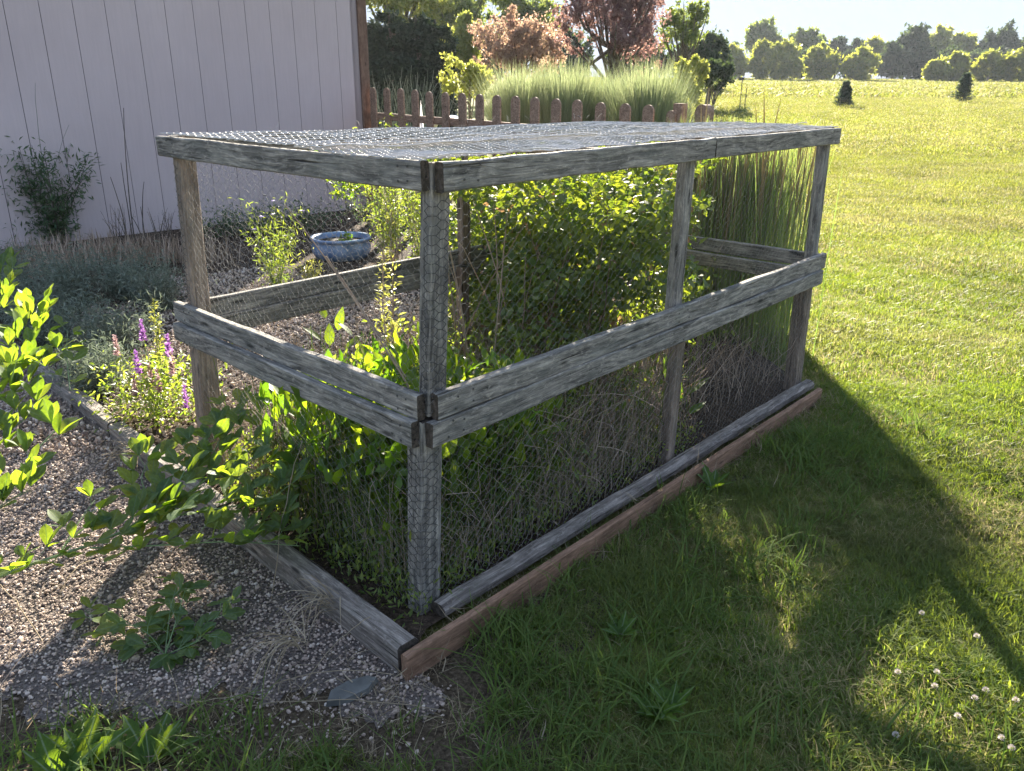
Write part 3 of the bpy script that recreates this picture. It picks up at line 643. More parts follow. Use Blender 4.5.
# tongue of rail stub above the far middle joint
# chicken wire
def hexwire(nu, nv, cu, cv, sf=.38):
    """edges of a hex net in (u,v) index space: returns points A,B (m,2)"""
    A_, B_ = [], []
    i, j = np.meshgrid(np.arange(nu), np.arange(nv), indexing='ij'); i = i.ravel(); j = j.ravel()
    ox = np.where(j % 2 == 0, 0, .5)
    x0 = (i+ox)*cu; y0 = j*cv
    A_.append(np.stack([x0, y0], 1)); B_.append(np.stack([x0, y0+cv*sf], 1))
    A_.append(np.stack([x0, y0+cv*sf], 1)); B_.append(np.stack([x0+cu*.5, y0+cv], 1))
    A_.append(np.stack([x0, y0+cv*sf], 1)); B_.append(np.stack([x0-cu*.5, y0+cv], 1))
    return np.concatenate(A_), np.concatenate(B_)
def wire_panel(name, c00, c10, c01, c11, outn, rad, mat, cu=.031, cv=.025, bulge=.006, disp=None, sf=.38, seedp=0, rot90=True):
    Lu = np.linalg.norm(c10-c00); Lv = np.linalg.norm(c01-c00)
    if rot90:
        A_, B_ = hexwire(int(Lv/cu), int(Lu/cv), cu, cv, sf); A_, B_ = A_[:, ::-1].copy(), B_[:, ::-1].copy()
    else: A_, B_ = hexwire(int(Lu/cu), int(Lv/cv), cu, cv, sf)
    def w3(p):
        a_ = np.clip(p[:, 0]/Lu, 0, 1)[:, None]; b_ = np.clip(p[:, 1]/Lv, 0, 1)[:, None]
        P = c00*(1-a_)*(1-b_)+c10*a_*(1-b_)+c01*(1-a_)*b_+c11*a_*b_
        d = bulge*(np.sin(p[:, 0]*7.1+seedp)*np.sin(p[:, 1]*5.3+1+seedp)+.5*np.sin(p[:, 0]*19+p[:, 1]*13))[:, None]
        if disp is not None: d = d+disp(a_[:, 0], b_[:, 0], p)[:, None]
        jit = .0016*np.column_stack([np.sin(p[:, 0]*910+p[:, 1]*377), np.sin(p[:, 0]*533+p[:, 1]*811), np.sin(p[:, 0]*731-p[:, 1]*613)])
        return P+outn[None]*d+jit
    P = np.stack([w3(A_), w3(B_)], 1); V, F = tubes(P, rad, 3)
    g = Geo(); g.add(V, F); return g.build(name, mat, cage)
NF = np.cross(U3, (0, 0, 1)); NS = np.cross((0, 0, 1), V3)
# inset corners so that wire wraps the post's outer faces
def ins(Q, k_, z, du, dv):
    n_ = {'N': (du, dv), 'R': (-du, dv), 'L': (du, -dv), 'B': (-du, -dv)}[k_]; return np.array([*(Q[k_]+u2*n_[0]+v2*n_[1]), z])
e = RT_-.004
wire_panel('wire_panel', ins(QM, 'N', .69, e, e), ins(QM, 'R', .69, e, e), ins(QT, 'N', 1.36, e, e), ins(QT, 'R', 1.36, e, e), NF, .00045, M['wire_matte'], bulge=.0015, seedp=1)
wire_panel('wire_panel', ins(QG, 'N', .05, e, e), ins(QG, 'R', .05, e, e), ins(QL, 'N', .65, e, e), ins(QL, 'R', .65, e, e), NF, .0005, M['wire_matte'], bulge=.002, seedp=2)
wire_panel('wire_panel', ins(QM, 'N', .69, e, e), ins(QM, 'L', .69, e, e), ins(QT, 'N', 1.36, e, e), ins(QT, 'L', 1.36, e, e), NS, .0005, M['wire_matte'], bulge=.0015, seedp=3)
wire_panel('wire_panel', ins(QG, 'N', .05, e, e), ins(QG, 'L', .05, e, e), ins(QL, 'N', .65, e, e), ins(QL, 'L', .65, e, e), NS, .0005, M['wire_matte'], bulge=.002, seedp=4)
wire_panel('wire_panel', ins(QM, 'L', .69, e, e), ins(QM, 'B', .69, e, e), ins(QT, 'L', 1.36, e, e), ins(QT, 'B', 1.36, e, e), -NF, .00045, M['wire_matte'], seedp=5)
wire_panel('wire_panel', ins(QG, 'L', .05, e, e), ins(QG, 'B', .05, e, e), ins(QL, 'L', .65, e, e), ins(QL, 'B', .65, e, e), -NF, .00045, M['wire_matte'], seedp=6)
wire_panel('wire_panel', ins(QM, 'R', .69, e, e), ins(QM, 'B', .69, e, e), ins(QT, 'R', 1.36, e, e), ins(QT, 'B', 1.36, e, e), -NS, .0004, M['wire'], seedp=7)
wire_panel('wire_panel', ins(QG, 'R', .05, e, e), ins(QG, 'B', .05, e, e), ins(QL, 'R', .65, e, e), ins(QL, 'B', .65, e, e), -NS, .0004, M['wire'], seedp=8)
# wire wrapped tight round the posts
def wrap(Qa, za, Qb, zb, s, t, w_s, w_t, sgn_s, sgn_t):
    for (du, dv, nn) in ((w_s, 0, NF), (0, w_t, NS)):
        def P_(Q, z, f):
            n_ = Q['N'] if (s, t) == (0, 0) else (Q['L'] if (s, t) == (0, 1) else q_at(Q, s, t, 0)[:2])
            return np.array([*(n_+u2*(e+.001*0+(du*f if s == 0 else du*(f-.5)))+v2*((e+dv*f) if t == 0 else (-e-dv*(1-f)))), z])
        off_ = nn*.0022
        if (s, t) == (0, 1) and nn is NF: continue
        wire_panel('post_wire', P_(Qa, za, 0)+off_, P_(Qa, za, 1)+off_, P_(Qb, zb, 0)+off_, P_(Qb, zb, 1)+off_, nn, .0011, M['wire_dark'], cu=.025, cv=.030, bulge=.0003, sf=.45, rot90=True)
wrap(QM, .69, QT, 1.30, 0, 0, .07, .045, 1, 1); wrap(QG, .05, QL, .59, 0, 0, .082, .065, 1, 1); wrap(QM, .69, QT, 1.30, 0, 1, .07, .05, 1, 1)
# roof netting: two overlapping sheets with a wavy lie
zt = 1.384
def rp(s, t, z): return np.array([*(QT['N']+(QT['R']-QT['N'])*s+(QT['L']-QT['N'])*t), z])
wz = np.array([0, 0, 1.])
def wav(a_, b_, p):
    edge = np.clip(np.minimum(np.minimum(a_, 1-a_)*12, np.minimum(b_, 1-b_)*6), 0, 1)
    return -.010*np.sin(a_*math.pi)*b_+edge*(.007*np.sin(p[:, 0]*9+2*np.sin(p[:, 1]*5))+.008*np.sin(p[:, 0]*4.1+p[:, 1]*8+1))
wire_panel('roof_netting', rp(-.002, .30, zt+.006), rp(1.0, .12, zt+.002), rp(0, .995, zt+.004), rp(1, .995, zt-.020), wz, .0020, M['net'], .027, .030, .002, wav, .55, seedp=3, rot90=False)
wire_panel('roof_netting', rp(0.0, .01, zt-.001), rp(1.0, .01, zt-.001), rp(0, .40, zt+.0), rp(1, .35, zt+.0), wz, .0016, M['net'], .028, .028, .002, lambda a_, b_, p: wav(a_, b_, p)*.5-.004*np.sin(b_*math.pi), seedp=9, rot90=False)
# selvedge wires and thin battens holding the netting
gw = Geo()
for t0, t1, dz, ra in ((.30, .12, .008, .0025), (.40, .35, .002, .002), (.012, .012, .002, .002)):
    ss = np.linspace(0, 1, 60); P = np.array([rp(s_, t0+(t1-t0)*s_+.006*math.sin(s_*31), zt+dz+.005*math.sin(s_*17+t0*9)+.004*math.sin(s_*53)) for s_ in ss])[None]
    gw.add(*tubes(P, ra, 5))
gw.build('selvedge_wire', M['net'], cage)
gw = Geo()       # loose cut wire ends on the roof and at the corners
for _ in range(60):
    s_, t_ = rng.uniform(0, 1), random.choice([0.005, .3, .99, .38]); b_ = rp(s_, t_, zt)
    az = rng.uniform(0, 6.28); P = grow(b_[None], rng.uniform(.01, .035), rng.uniform(.005, .03), az, 4)
    gw.add(*tubes(P, .0008, 3))
gw.build('loose_wire_ends', M['net'], cage, 'stuff')
# cross battens of the roof frame seen through the netting
for s_ in (.34, .70):
    board('roof_batten', rp(s_, .03, 1.345), rp(s_, .97, 1.325), .04, .03, M['wood_brown'], cage, (0, 0, 1))
# nails in the rails
nail = bpy.data.meshes.new('nail')
_v = [(0.0035*math.cos(a), 0.0035*math.sin(a), z) for z in (0, .0015) for a in np.linspace(0, 2*math.pi, 7)[:-1]]
nail.from_pydata(_v, [], [[5, 4, 3, 2, 1, 0], [6, 7, 8, 9, 10, 11]]+[[i, (i+1) % 6, (i+1) % 6+6, i+6] for i in range(6)]); nail.materials.append(M['bird'])
def nails(Q, z, s_, t_, nrm):
    p = q_at(Q, s_, t_, z)+nrm*.0012; o = link('nail', nail, cage); o.location = tuple(p-root_loc(cage)); o.rotation_euler = Vector(nrm).to_track_quat('Z', 'Y').to_euler()
for s_ in (.04, .06, .475, .50, .965, .985):
    for Q, z in ((QT, 1.36), (QT, 1.322), (QM, .725), (QM, .69), (QL, .65), (QL, .61)): nails(Q, z+rng.uniform(-.006, .006), s_+rng.uniform(-.004, .004), 0, NF)
for t_ in (.06, .085, .93, .96):
    for Q, z in ((QT, 1.36), (QT, 1.322), (QM, .725), (QM, .69), (QL, .65), (QL, .61)): nails(Q, z+rng.uniform(-.006, .006), 0, t_, NS)

# ================================================================== BED EDGING
E0 = at(404, 655, .09); E1 = at(820, 388, .09); E0[2] = E1[2] = .037; ed = (E1-E0)/np.linalg.norm(E1-E0)
eb = thing('edging_board', 'reddish brown edging board lying on edge along the lawn side of the cage', 'edging board', tuple(E0*np.array([1, 1, 0])))
board('plank', E0, E0+(E1-E0)*.735, .105, .026, M['edging'], eb, np.cross(ed, (0, 0, 1)), 40, .0015, endmat=M['edging'])
board('plank', E0+(E1-E0)*.739, E1, .105, .026, M['edging'], eb, np.cross(ed, (0, 0, 1)), 20, .0015, endmat=M['edging'])
u2_3 = U3
lt0 = np.array([*(QG['N']+u2*.07-v2*.0), .048])+NF*.002; lt1 = np.array([*(QG['R']), .058])+NF*.0
o = board('landscape_timber', lt0+u2_3*.0, lt1, .058, .062, M['timber'], None, NF, 60, .004, .016); tag(o, 'rounded grey weathered timber behind the brown edging board at the cage foot', 'timber')
T0z = Z(T0, .048); pt = lambda f: Z(T0+(T1-T0)*f, .048)
tn = np.array([tdir[1], -tdir[0], 0])
for f0, f1, lab in ((0.0, .33, 'pale grey bed timber running from the near cage corner'), (.335, .66, 'grey bed timber half hidden under the leaning foreground plant'), (.665, 1.0, 'grey bed timber below the purple flower spikes at left')):
    o = board('bed_timber', pt(f0), pt(f1), .10, .07, M['timber'], None, tn, 26, .003, .008); tag(o, lab, 'timber', 'timbers edging the raised bed')
o = board('bed_timber', Z(T1, .048)+0, Z(T2, .048), .10, .07, M['timber'], None, tn, 30, .003, .008); tag(o, 'farthest grey bed timber running out of view at left', 'timber', 'timbers edging the raised bed')
# dark soil wedge / slate shard lying on the gravel
sp = at(352, 693, .01); ring = [(x_*.78, y_*.78) for x_, y_ in [(-.10, -.015), (-.04, -.04), (.05, -.035), (.10, .0), (.075, .03), (.0, .045), (-.07, .03)]]
me = bpy.data.meshes.new('slate_shard'); n_ = len(ring)
me.from_pydata([(x_, y_, 0) for x_, y_ in ring]+[(x_*.93, y_*.88, .016) for x_, y_ in ring], [], [list(range(n_-1, -1, -1)), list(range(n_, 2*n_))]+[[i, (i+1) % n_, (i+1) % n_+n_, i+n_] for i in range(n_)])
me.materials.append(M['slate']); o = link('stone_slab', me); o.location = (sp[0], sp[1], .012); o.rotation_euler = (.06, -.05, .55); tag(o, 'flat grey stone lying in the gravel before the cage corner', 'stone')
# ================================================================== PLANTS IN AND BEHIND THE CAGE
def in_view_cage(n, s0, s1, t0, t1, z0, z1):
    return rng.uniform(s0, s1, n), rng.uniform(t0, t1, n), rng.uniform(z0, z1, n)
# --- large leafy bush
bush = thing('leafy_bush', 'large leafy green bush filling the middle of the cage', 'bush', cg(.6, .6, .03))
n = 34; b = cga(rng.uniform(.35, .9, n), rng.uniform(.45, .75, n), np.full(n, .03)); az = rng.uniform(0, 6.28, n)
P = grow(b, rng.uniform(.7, 1.2, n), rng.uniform(.15, .6, n), az, 8, 1.5, .02); g = Geo(); g.add(*tubes(P, np.linspace(.006, .002, 8)[None], 4), rep(rng.uniform(0, 1, n), 32)); g.build('stem', M['dry'], bush, 'stuff')
def bush_pts(n):
    s, t = rng.uniform(.17, 1.0, n), rng.uniform(.12, 1.1, n); z = rng.uniform(.25, 1.30, n)
    sl = .47-.1*np.clip((z-1.0)*4, 0, 1)+.22*np.sin(t*4)*0+.05*np.sin(z*9)+np.where(t > .55, (t-.55)*.35, 0)-np.where(z < .7, 0, .04)
    top = 1.285-.05*np.sin(s*13)-.07*np.abs(np.sin(s*7+t*5)); tf = .20+.10*np.sin(s*9+z*6)+np.where(z > 1.0, .0, .10)
    low = .42+.10*np.sin(s*11)-.25*np.clip((s-.5)*2, 0, .6)
    right = np.where(z > .75, .93-.35*np.clip((.55-t), 0, .5)-.3*np.clip(.95-z, 0, .2), .76)+.04*np.sin(z*21)
    hole = np.sin(s*27+z*11)*np.sin(t*15+z*17)+.35*np.sin(s*60)*np.sin(z*47)
    k = (s > sl) & (z < top) & (t > tf) & (z > low) & (s < right) & (hole > -.45)
    return cga(s[k], t[k], z[k])
p = bush_pts(50000); g = Geo(); leaves(g, p, rng.uniform(.030, .058, len(p)), False, wid=1.3, sp=.7); g.build('foliage', M['bramble'], bush, 'stuff')
p = bush_pts(1500); g = Geo(); leaves(g, p, rng.uniform(.022, .042, len(p)), False, wid=1.2, sp=.7); g.build('dead_foliage', M['deadleaf'], bush, 'stuff')
b2 = thing('leafy_bush', 'second leafy bush standing outside the cage right behind its back rails', 'bush', (.02, 4.95, .03))
n = 26; b = np.column_stack([rng.normal(.02, .25, n), rng.normal(4.95, .15, n), np.full(n, .03)]); P = grow(b, rng.uniform(.6, 1.0, n), rng.uniform(.1, .4, n), rng.uniform(0, 6.28, n), 8, 1.5, .02); g = Geo(); g.add(*tubes(P, np.linspace(.006, .002, 8)[None], 4), rep(rng.uniform(0, 1, n), 32)); g.build('stem', M['dry'], b2, 'stuff')
n = 15000; p = np.column_stack([rng.uniform(-.50, .55, n), rng.uniform(4.3, 5.5, n), rng.uniform(.1, 1.15, n)]); q = (p[:, :2]-QG['N'])@np.linalg.inv(np.column_stack([u2*LEN, v2*WID])).T
k = (q[:, 1] > 1.04) & (((p[:, 0]-.02)/.55)**2+((p[:, 1]-4.95)/.6)**2+(np.clip(p[:, 2]-.6, 0, 2)/.55)**2 < 1+.2*np.sin(p[:, 0]*17+p[:, 2]*13)) & (np.sin(p[:, 0]*21+p[:, 2]*15)*np.sin(p[:, 1]*17+p[:, 2]*19) > -.5)
g = Geo(); leaves(g, p[k], rng.uniform(.032, .06, k.sum()), False, wid=1.3, sp=.7); g.build('foliage', M['bramble'], b2, 'stuff')
# --- undergrowth: bright leafy annuals front left of the bush
under = thing('leafy_weeds', 'green weeds growing between the near post and the bush', 'weeds', cg(.2, .4, .03))
n = 9000; s, t, z = rng.uniform(.08, .62, n), rng.uniform(.08, .8, n), rng.uniform(.05, .62, n)
k = (z < .60-.3*np.abs(s-.28)+.08*np.sin(s*31+t*7)) & (np.sin(s*43+z*13)*np.sin(t*29+z*9) > -.4); p = cga(s[k], t[k], z[k])
g = Geo(); leaves(g, p, rng.uniform(.016, .040, len(p)), True, wid=.8, sp=.8); g.build('foliage', M['weed'], under, 'stuff')
n = 260; b = cga(rng.uniform(.06, .5, n), rng.uniform(.1, .7, n), np.full(n, .03)); az = rng.uniform(0, 6.28, n)
P = grow(b, rng.uniform(.3, .62, n), rng.uniform(.02, .2, n), az, 6, 1.5, .02); g = Geo(); g.add(*tubes(P, np.linspace(.0022, .001, 6)[None], 3), rep(rng.uniform(0, 1, n), 18)); g.build('stem', M['weed'], under, 'stuff')
# --- tangle of dead stems along the front
def tangle(n, s0, s1, t0, t1, hmin, hmax, mat, name, parent, rad=.0013, horiz=.35, zb=.03):
    b = cga(rng.uniform(s0, s1, n), rng.uniform(t0, t1, n), zb+rng.uniform(0, .12, n)); az = rng.uniform(0, 6.28, n); h = rng.uniform(hmin, hmax, n)
    P = grow(b, h, h*np.abs(rng.normal(0, horiz, n))+.01, az, 7, 1.6, .035, .15)
    # keep inside the wire
    q = (P[..., :2]-QG['N'])@np.linalg.inv(np.column_stack([u2*LEN, v2*WID])).T; q[..., 0] = np.clip(q[..., 0], .02, .98); q[..., 1] = np.clip(q[..., 1], .045, 1.2)
    P[..., :2] = QG['N']+q[..., :1]*u2*LEN+q[..., 1:]*v2*WID
    g = Geo(); g.add(*tubes(P, rad*np.linspace(1.1, .6, 7)[None]*rng.uniform(.6, 1.5, n)[:, None], 3), rep(rng.uniform(0, 1, n), 21)); return g.build(name, mat, parent, 'stuff')
o = thing('dead_plants', 'tangle of dead brown plant stems behind the lower front wire', 'dry plants', cg(.3, .2, .03))
tangle(2600, .05, .6, .06, .6, .1, .48, M['dry'], 'stem', o, .0014, .7)
tangle(700, .04, .6, .05, .5, .1, .5, M['longgrass'], 'green_stem', o, .0016, .5)
n = 1500; p = cga(rng.uniform(.05, .6, n), rng.uniform(.06, .6, n), rng.uniform(.04, .35, n)); g = Geo(); leaves(g, p, rng.uniform(.012, .03, n), True, wid=.6, sp=1); g.build('dead_foliage', M['deadleaf'], o, 'stuff')
n = 2200; p = cga(rng.uniform(.03, .5, n), rng.uniform(.06, .7, n), rng.uniform(.03, .30, n)); g = Geo(); leaves(g, p, rng.uniform(.012, .03, n), True, wid=.6, sp=1); g.build('foliage', M['weed'], o, 'stuff')
n = 5000; p = cga(rng.uniform(.0, .62, n), rng.uniform(.02, .35, n)+.0, rng.uniform(.035, .16, n)); g = Geo(); leaves(g, p, rng.uniform(.012, .028, n), True, wid=.6, sp=1); g.build('low_foliage', M['weed'], o, 'stuff')
tangle(900, .0, .5, .0, .25, .05, .3, M['straw'], 'straw_stem', o, .0011, .9)
o = thing('twig_litter', 'grey twigs and dead stalks over dark mulch in the far end of the cage', 'dry plants', cg(.8, .3, .03))
tangle(700, .6, .98, .06, .9, .08, .4, M['dry'], 'twig', o, .0013, .6)
tangle(900, .62, .98, .65, 1.15, .2, .6, M['dry'], 'standing_twig', o, .0016, .3)
# --- left part of the cage
lw = thing('broad_leaf_weed', 'sunlit broad leaf weed under the rails of the short cage side', 'weed', cg(.1, .55, .03))
n = 1500; s, t, z = rng.uniform(.01, .28, n), rng.uniform(.06, .6, n), rng.uniform(.2, .60, n); p = cga(s, t, z)
g = Geo(); leaves(g, p, rng.uniform(.04, .10, n), False, wid=.9, pitch=rng.normal(1.0, .5, n), yaw=rng.normal(0, 1.2, n), sp=.6); g.build('foliage', M['broad'], lw, 'stuff')
n = 170; b = cga(rng.uniform(.02, .3, n), rng.uniform(.1, .9, n), np.full(n, .03)); P = grow(b, rng.uniform(.35, .62, n), rng.uniform(.02, .12, n), rng.uniform(0, 6.28, n), 6, 1.5, .02)
g = Geo(); g.add(*tubes(P, np.linspace(.003, .0012, 6)[None], 3), rep(rng.uniform(0, 1, n), 18)); g.build('stem', M['broad'], lw, 'stuff')
tangle(220, .02, .3, .1, .95, .15, .55, M['dry'], 'dead_stem', lw, .0015, .25)
tangle(450, .01, .22, .06, .6, .15, .55, M['longgrass'], 'grass_stem', lw, .0016, .35)
n = 5200; s, t, z = rng.uniform(.01, .34, n), rng.uniform(.03, .75, n), rng.uniform(.04, .32, n); p = cga(s, t, z)
g = Geo(); leaves(g, p, rng.uniform(.018, .045, n), True, wid=.6, sp=.9); g.build('lower_foliage', M['weed'], lw, 'stuff')
tangle(900, .01, .25, .03, .6, .12, .42, M['longgrass'], 'grass_stem', lw, .0018, .3)
n = 2600; p = cga(rng.uniform(-.02, .10, n), rng.uniform(.0, 1.0, n), rng.uniform(.035, .17, n)); g = Geo(); leaves(g, p, rng.uniform(.014, .034, n), True, wid=.6, sp=1); g.build('edge_foliage', M['weed'], lw, 'stuff')
tangle(420, .0, .10, .0, 1.0, .08, .35, M['straw'], 'edge_straw', lw, .0012, .6)
# big lit leaves (each its own part)
def leaf_mesh(name, wid, mat, lobes=False, k=7, ob=False):
    t_ = np.linspace(0, 1, k); w_ = (np.sin(t_**1.55*math.pi)**.7 if ob else np.sin(t_**.8*math.pi)**.8)*wid
    if lobes: w_ = w_*(1+.25*np.cos(t_*24))
    w_[0] = .02; w_[-1] = .01
    V = []; 
    for i in range(k):
        zc = -.22*(t_[i]-.3)**2
        V += [(-w_[i], t_[i]-.04*(w_[i] > .05), zc+.10*w_[i]/wid*wid), (-w_[i]*.5, t_[i]-.01, zc+.03*w_[i]), (0, t_[i], zc-.015), (w_[i]*.5, t_[i]-.01, zc+.03*w_[i]), (w_[i], t_[i]-.04*(w_[i] > .05), zc+.10*w_[i]/wid*wid)]
    F = [(i*5+j, i*5+j+1, i*5+j+6, i*5+j+5) for i in range(k-1) for j in range(4)]
    return make_mesh(name, np.array(V), np.array(F), mat, smooth=True)
M['broad_o'] = leaf_mat('broad_leaf_large', (.05, .10, .025), (.07, .13, .03), (.30, .50, .015), (.44, .56, .025), .50, .6, .2, rnd='obj')
LM_b = leaf_mesh('leaf', .20, M['broad_o']); LM_t = leaf_mesh('leaflet', .27, M['tri'], ob=True, k=8); LM_l = leaf_mesh('leaf', .19, M['broad_o'], True, 13)
def put_leaf(me, parent, p, size, yaw, pitch, roll=0., name='leaf'):
    o = link(name, me, parent); o.location = tuple(np.asarray(p)-root_loc(parent)); o.rotation_euler = Euler((pitch, roll, yaw)).to_matrix().to_euler()
    o.rotation_mode = 'XYZ'; o.matrix_local = Matrix.Translation(o.location) @ Matrix.Rotation(yaw, 4, 'Z') @ Matrix.Rotation(pitch, 4, 'X') @ Matrix.Rotation(roll, 4, 'Y') @ Matrix.Scale(size, 4); return o
for _ in range(44):
    q_ = cg(rng.uniform(.045, .2), rng.uniform(.06, .62), 0); put_leaf(LM_b, lw, (q_[0], q_[1], rng.uniform(.22, .50)), rng.uniform(.07, .13), rng.normal(0, .7), rng.uniform(.9, 1.5), rng.normal(0, .3))
for px, py, z, sz, yw, pt_ in ((330, 452, .42, .17, .6, 1.0), (372, 470, .40, .18, -.7, .9), (350, 505, .32, .15, .3, 1.1), (300, 440, .45, .14, 1.2, .8), (318, 480, .36, .13, -.2, 1.3), (392, 500, .30, .10, .2, 1.3), (285, 425, .5, .12, .5, .7), (345, 428, .5, .13, -1.2, .8)):
    put_leaf(LM_b, lw, at(px, py, z)+np.array([.25, .28, -.12]), sz, yw, pt_, rng.normal(0, .3))
yl = thing('yellow_green_weed', 'low yellow green weed in the sun behind the short cage side', 'weed', cg(.28, .75, .03))
n = 600; p = cg(.34, .72, .14)+rng.normal(0, 1, (n, 3))*np.array([.16, .16, .10]); p[:, 2] = np.clip(p[:, 2], .05, .6); g = Geo(); leaves(g, p, rng.uniform(.02, .05, n), False, wid=.9); g.build('foliage', M['weed'], yl, 'stuff')
for px, py, yw in ((325, 318, .5), (338, 330, -.3), (352, 335, 1.0), (330, 345, .2), (345, 350, -.8), (362, 360, .4), (322, 340, 1.6)):
    put_leaf(LM_b, yl, at(px, py, .28)*1.0, rng.uniform(.10, .14), yw, rng.uniform(.5, 1.1), rng.normal(0, .3))
n = 500; b = cga(rng.uniform(.2, .7, n), rng.uniform(.6, 1.25, n), np.full(n, .03)); az = rng.uniform(0, 6.28, n)
P = grow(b, rng.uniform(.1, .4, n), rng.uniform(.02, .2, n), az, 6, 1.5, .02); g = Geo(); g.add(*tubes(P, .0016, 3), rep(rng.uniform(0, 1, n), 18)); g.build('dry_stem', M['straw'], yl, 'stuff')
n = 1500; p = cga(rng.uniform(.2, .75, n), rng.uniform(.65, 1.3, n), rng.uniform(.03, .3, n)); g = Geo(); leaves(g, p, rng.uniform(.008, .022, n), True, wid=.8); g.build('seed_heads', M['fade'], yl, 'stuff')
# goldenrod spike in front of the back rails
def spike(name, label, cat, base, h, lean, az, mat, leaf, nl, spread, stem_mat, zone=(0.1, 1.), part='foliage', wid=.6, stems=1, group=None, rad=.004):
    r = thing(name, label, cat, base, group)
    b = np.asarray(base)[None]+rng.normal(0, .02, (stems, 3))*np.array([1, 1, 0]); hh = h*rng.uniform(.75, 1.0, stems); hh[0] = h
    P = grow(b, hh, lean*rng.uniform(.4, 1.4, stems), az+rng.normal(0, .7, stems), 12, 1.6, .006)
    g = Geo(); g.add(*tubes(P, np.linspace(rad, rad*.35, 12)[None], 5), rep(rng.uniform(0, 1, stems), 60)); g.build('stem', stem_mat, r)
    i = rng.integers(0, stems, nl); f = rng.uniform(zone[0], zone[1], nl)*11; a0 = np.minimum(f.astype(int), 10); fr = (f-a0)[:, None]
    p = P[i, a0]*(1-fr)+P[i, a0+1]*fr; env = 1-.55*(f/11)**2
    yaw = rng.uniform(0, 6.28, nl); dd = np.column_stack([-np.sin(yaw), np.cos(yaw), np.zeros(nl)])*spread*rng.uniform(0, 1, nl)[:, None]*env[:, None]
    g = Geo(); leaves(g, p+dd, leaf*rng.uniform(.6, 1.2, nl)*env, False, yaw=yaw, pitch=rng.normal(.35, .45, nl), wid=wid); g.build(part, mat, r, 'stuff'); return r, P
spike('goldenrod', 'tall yellow green stalk beside the near post inside the cage', 'wildflower', cg(.27, .72, .03), 1.06, .05, 1.2, M['golden'], .045, 480, .035, M['dry'], (.15, 1), wid=.55, stems=2)
# long bare diagonal cane crossing the left window
o = thing('bare_cane', 'bare brown cane leaning diagonally inside the left end of the cage', 'twig', at(408, 388, .62)*np.array([1, 1, 0]))
a_, b_ = at(412, 392, .55), at(285, 205, 1.15); t_ = np.linspace(0, 1, 14)[:, None]; P = a_*(1-t_)+b_*t_+np.column_stack([np.zeros(14), np.zeros(14), .03*np.sin(np.linspace(0, 3.1, 14))])
g = Geo(); g.add(*tubes(P[None], np.linspace(.0042, .0018, 14)[None], 5)); g.build('stem', M['dry'], o)
P2 = P+np.array([.012, 0, -.008])+rng.normal(0, .002, P.shape); g = Geo(); g.add(*tubes(P2[None, 1:10], .0028, 5)); g.build('side_stem', M['dry'], o)
# low bright leaves right of the mid post
rw = thing('bright_weed', 'bright green weed behind the right end middle post', 'weed', cg(.83, .45, .03))
n = 1000; p = cg(.86, .48, .40)+rng.normal(0, 1, (n, 3))*np.array([.15, .2, .12]); q = (p[:, :2]-QG['N'])@np.linalg.inv(np.column_stack([u2*LEN, v2*WID])).T; p = p[(q[:, 1] > .06) & (p[:, 2] > .25)]
g = Geo(); leaves(g, p, rng.uniform(.025, .055, len(p)), False, wid=1.0); g.build('foliage', M['weed'], rw, 'stuff')
n = 40; b = cga(rng.uniform(.76, .9, n), rng.uniform(.3, .6, n), np.full(n, .03)); P = grow(b, rng.uniform(.4, .65, n), .1, rng.uniform(0, 6, n), 6, 1.5, .02); g = Geo(); g.add(*tubes(P, .0025, 3), rep(rng.uniform(0, 1, n), 18)); g.build('stem', M['weed'], rw, 'stuff')
lp = thing('dock_weed', 'few long bright leaves just right of the lower middle post', 'weed', cg(.64, .15, .03))
for px, py, sz, yw, pt_ in ((680, 392, .15, -1.0, .5), (672, 400, .13, .3, 1.2), (682, 412, .12, -.8, .3), (662, 385, .16, .5, 1.3), (668, 372, .14, .1, 1.2)):
    put_leaf(LM_b, lp, at(px, py, .26)+np.array([.05, .06, -.03]), sz, yw, pt_, rng.normal(0, .2))
P = grow(cg(.64, .15, .03)[None]+rng.normal(0, .012, (5, 3))*np.array([1, 1, 0]), .24, .07, rng.uniform(0, 6, 5), 6); g = Geo(); g.add(*tubes(P, .003, 4)); g.build('stem', M['weed'], lp)
# --- reed grass beyond the far end
rd = thing('reed_grass', 'tall upright reed grass standing just beyond the far end of the cage', 'ornamental grass', (1.35, 5.45, 0))
n = 3400; b = np.column_stack([rng.normal(1.45, .2, n), rng.normal(5.5, .26, n), np.zeros(n)]); b[:, 0] = np.clip(b[:, 0], 1.08, 1.85); az = rng.uniform(0, 6.28, n); h = rng.uniform(.8, 1.40, n)
P = grow(b, h, h*np.clip(np.abs(rng.normal(0, .11, n)), 0, .22), az, 6, 1.5, .003); sd_ = np.column_stack([-np.sin(az), np.cos(az), 0*az]); V_, F_ = ribbons(P, np.array([.005, .006, .006, .005, .004, .001])[None]*rng.uniform(.6, 1.2, n)[:, None], sd_)
g = Geo(); g.add(V_, F_, rep(rng.uniform(0, 1, n), 12)); g.build('blades', M['reed'], rd, 'stuff')
n = 520; b = np.column_stack([rng.normal(1.38, .22, n), rng.normal(5.45, .24, n), np.zeros(n)]); b[:, 0] = np.clip(b[:, 0], .75, 1.85); h = rng.uniform(1.05, 1.36, n); az = rng.uniform(0, 6.28, n)
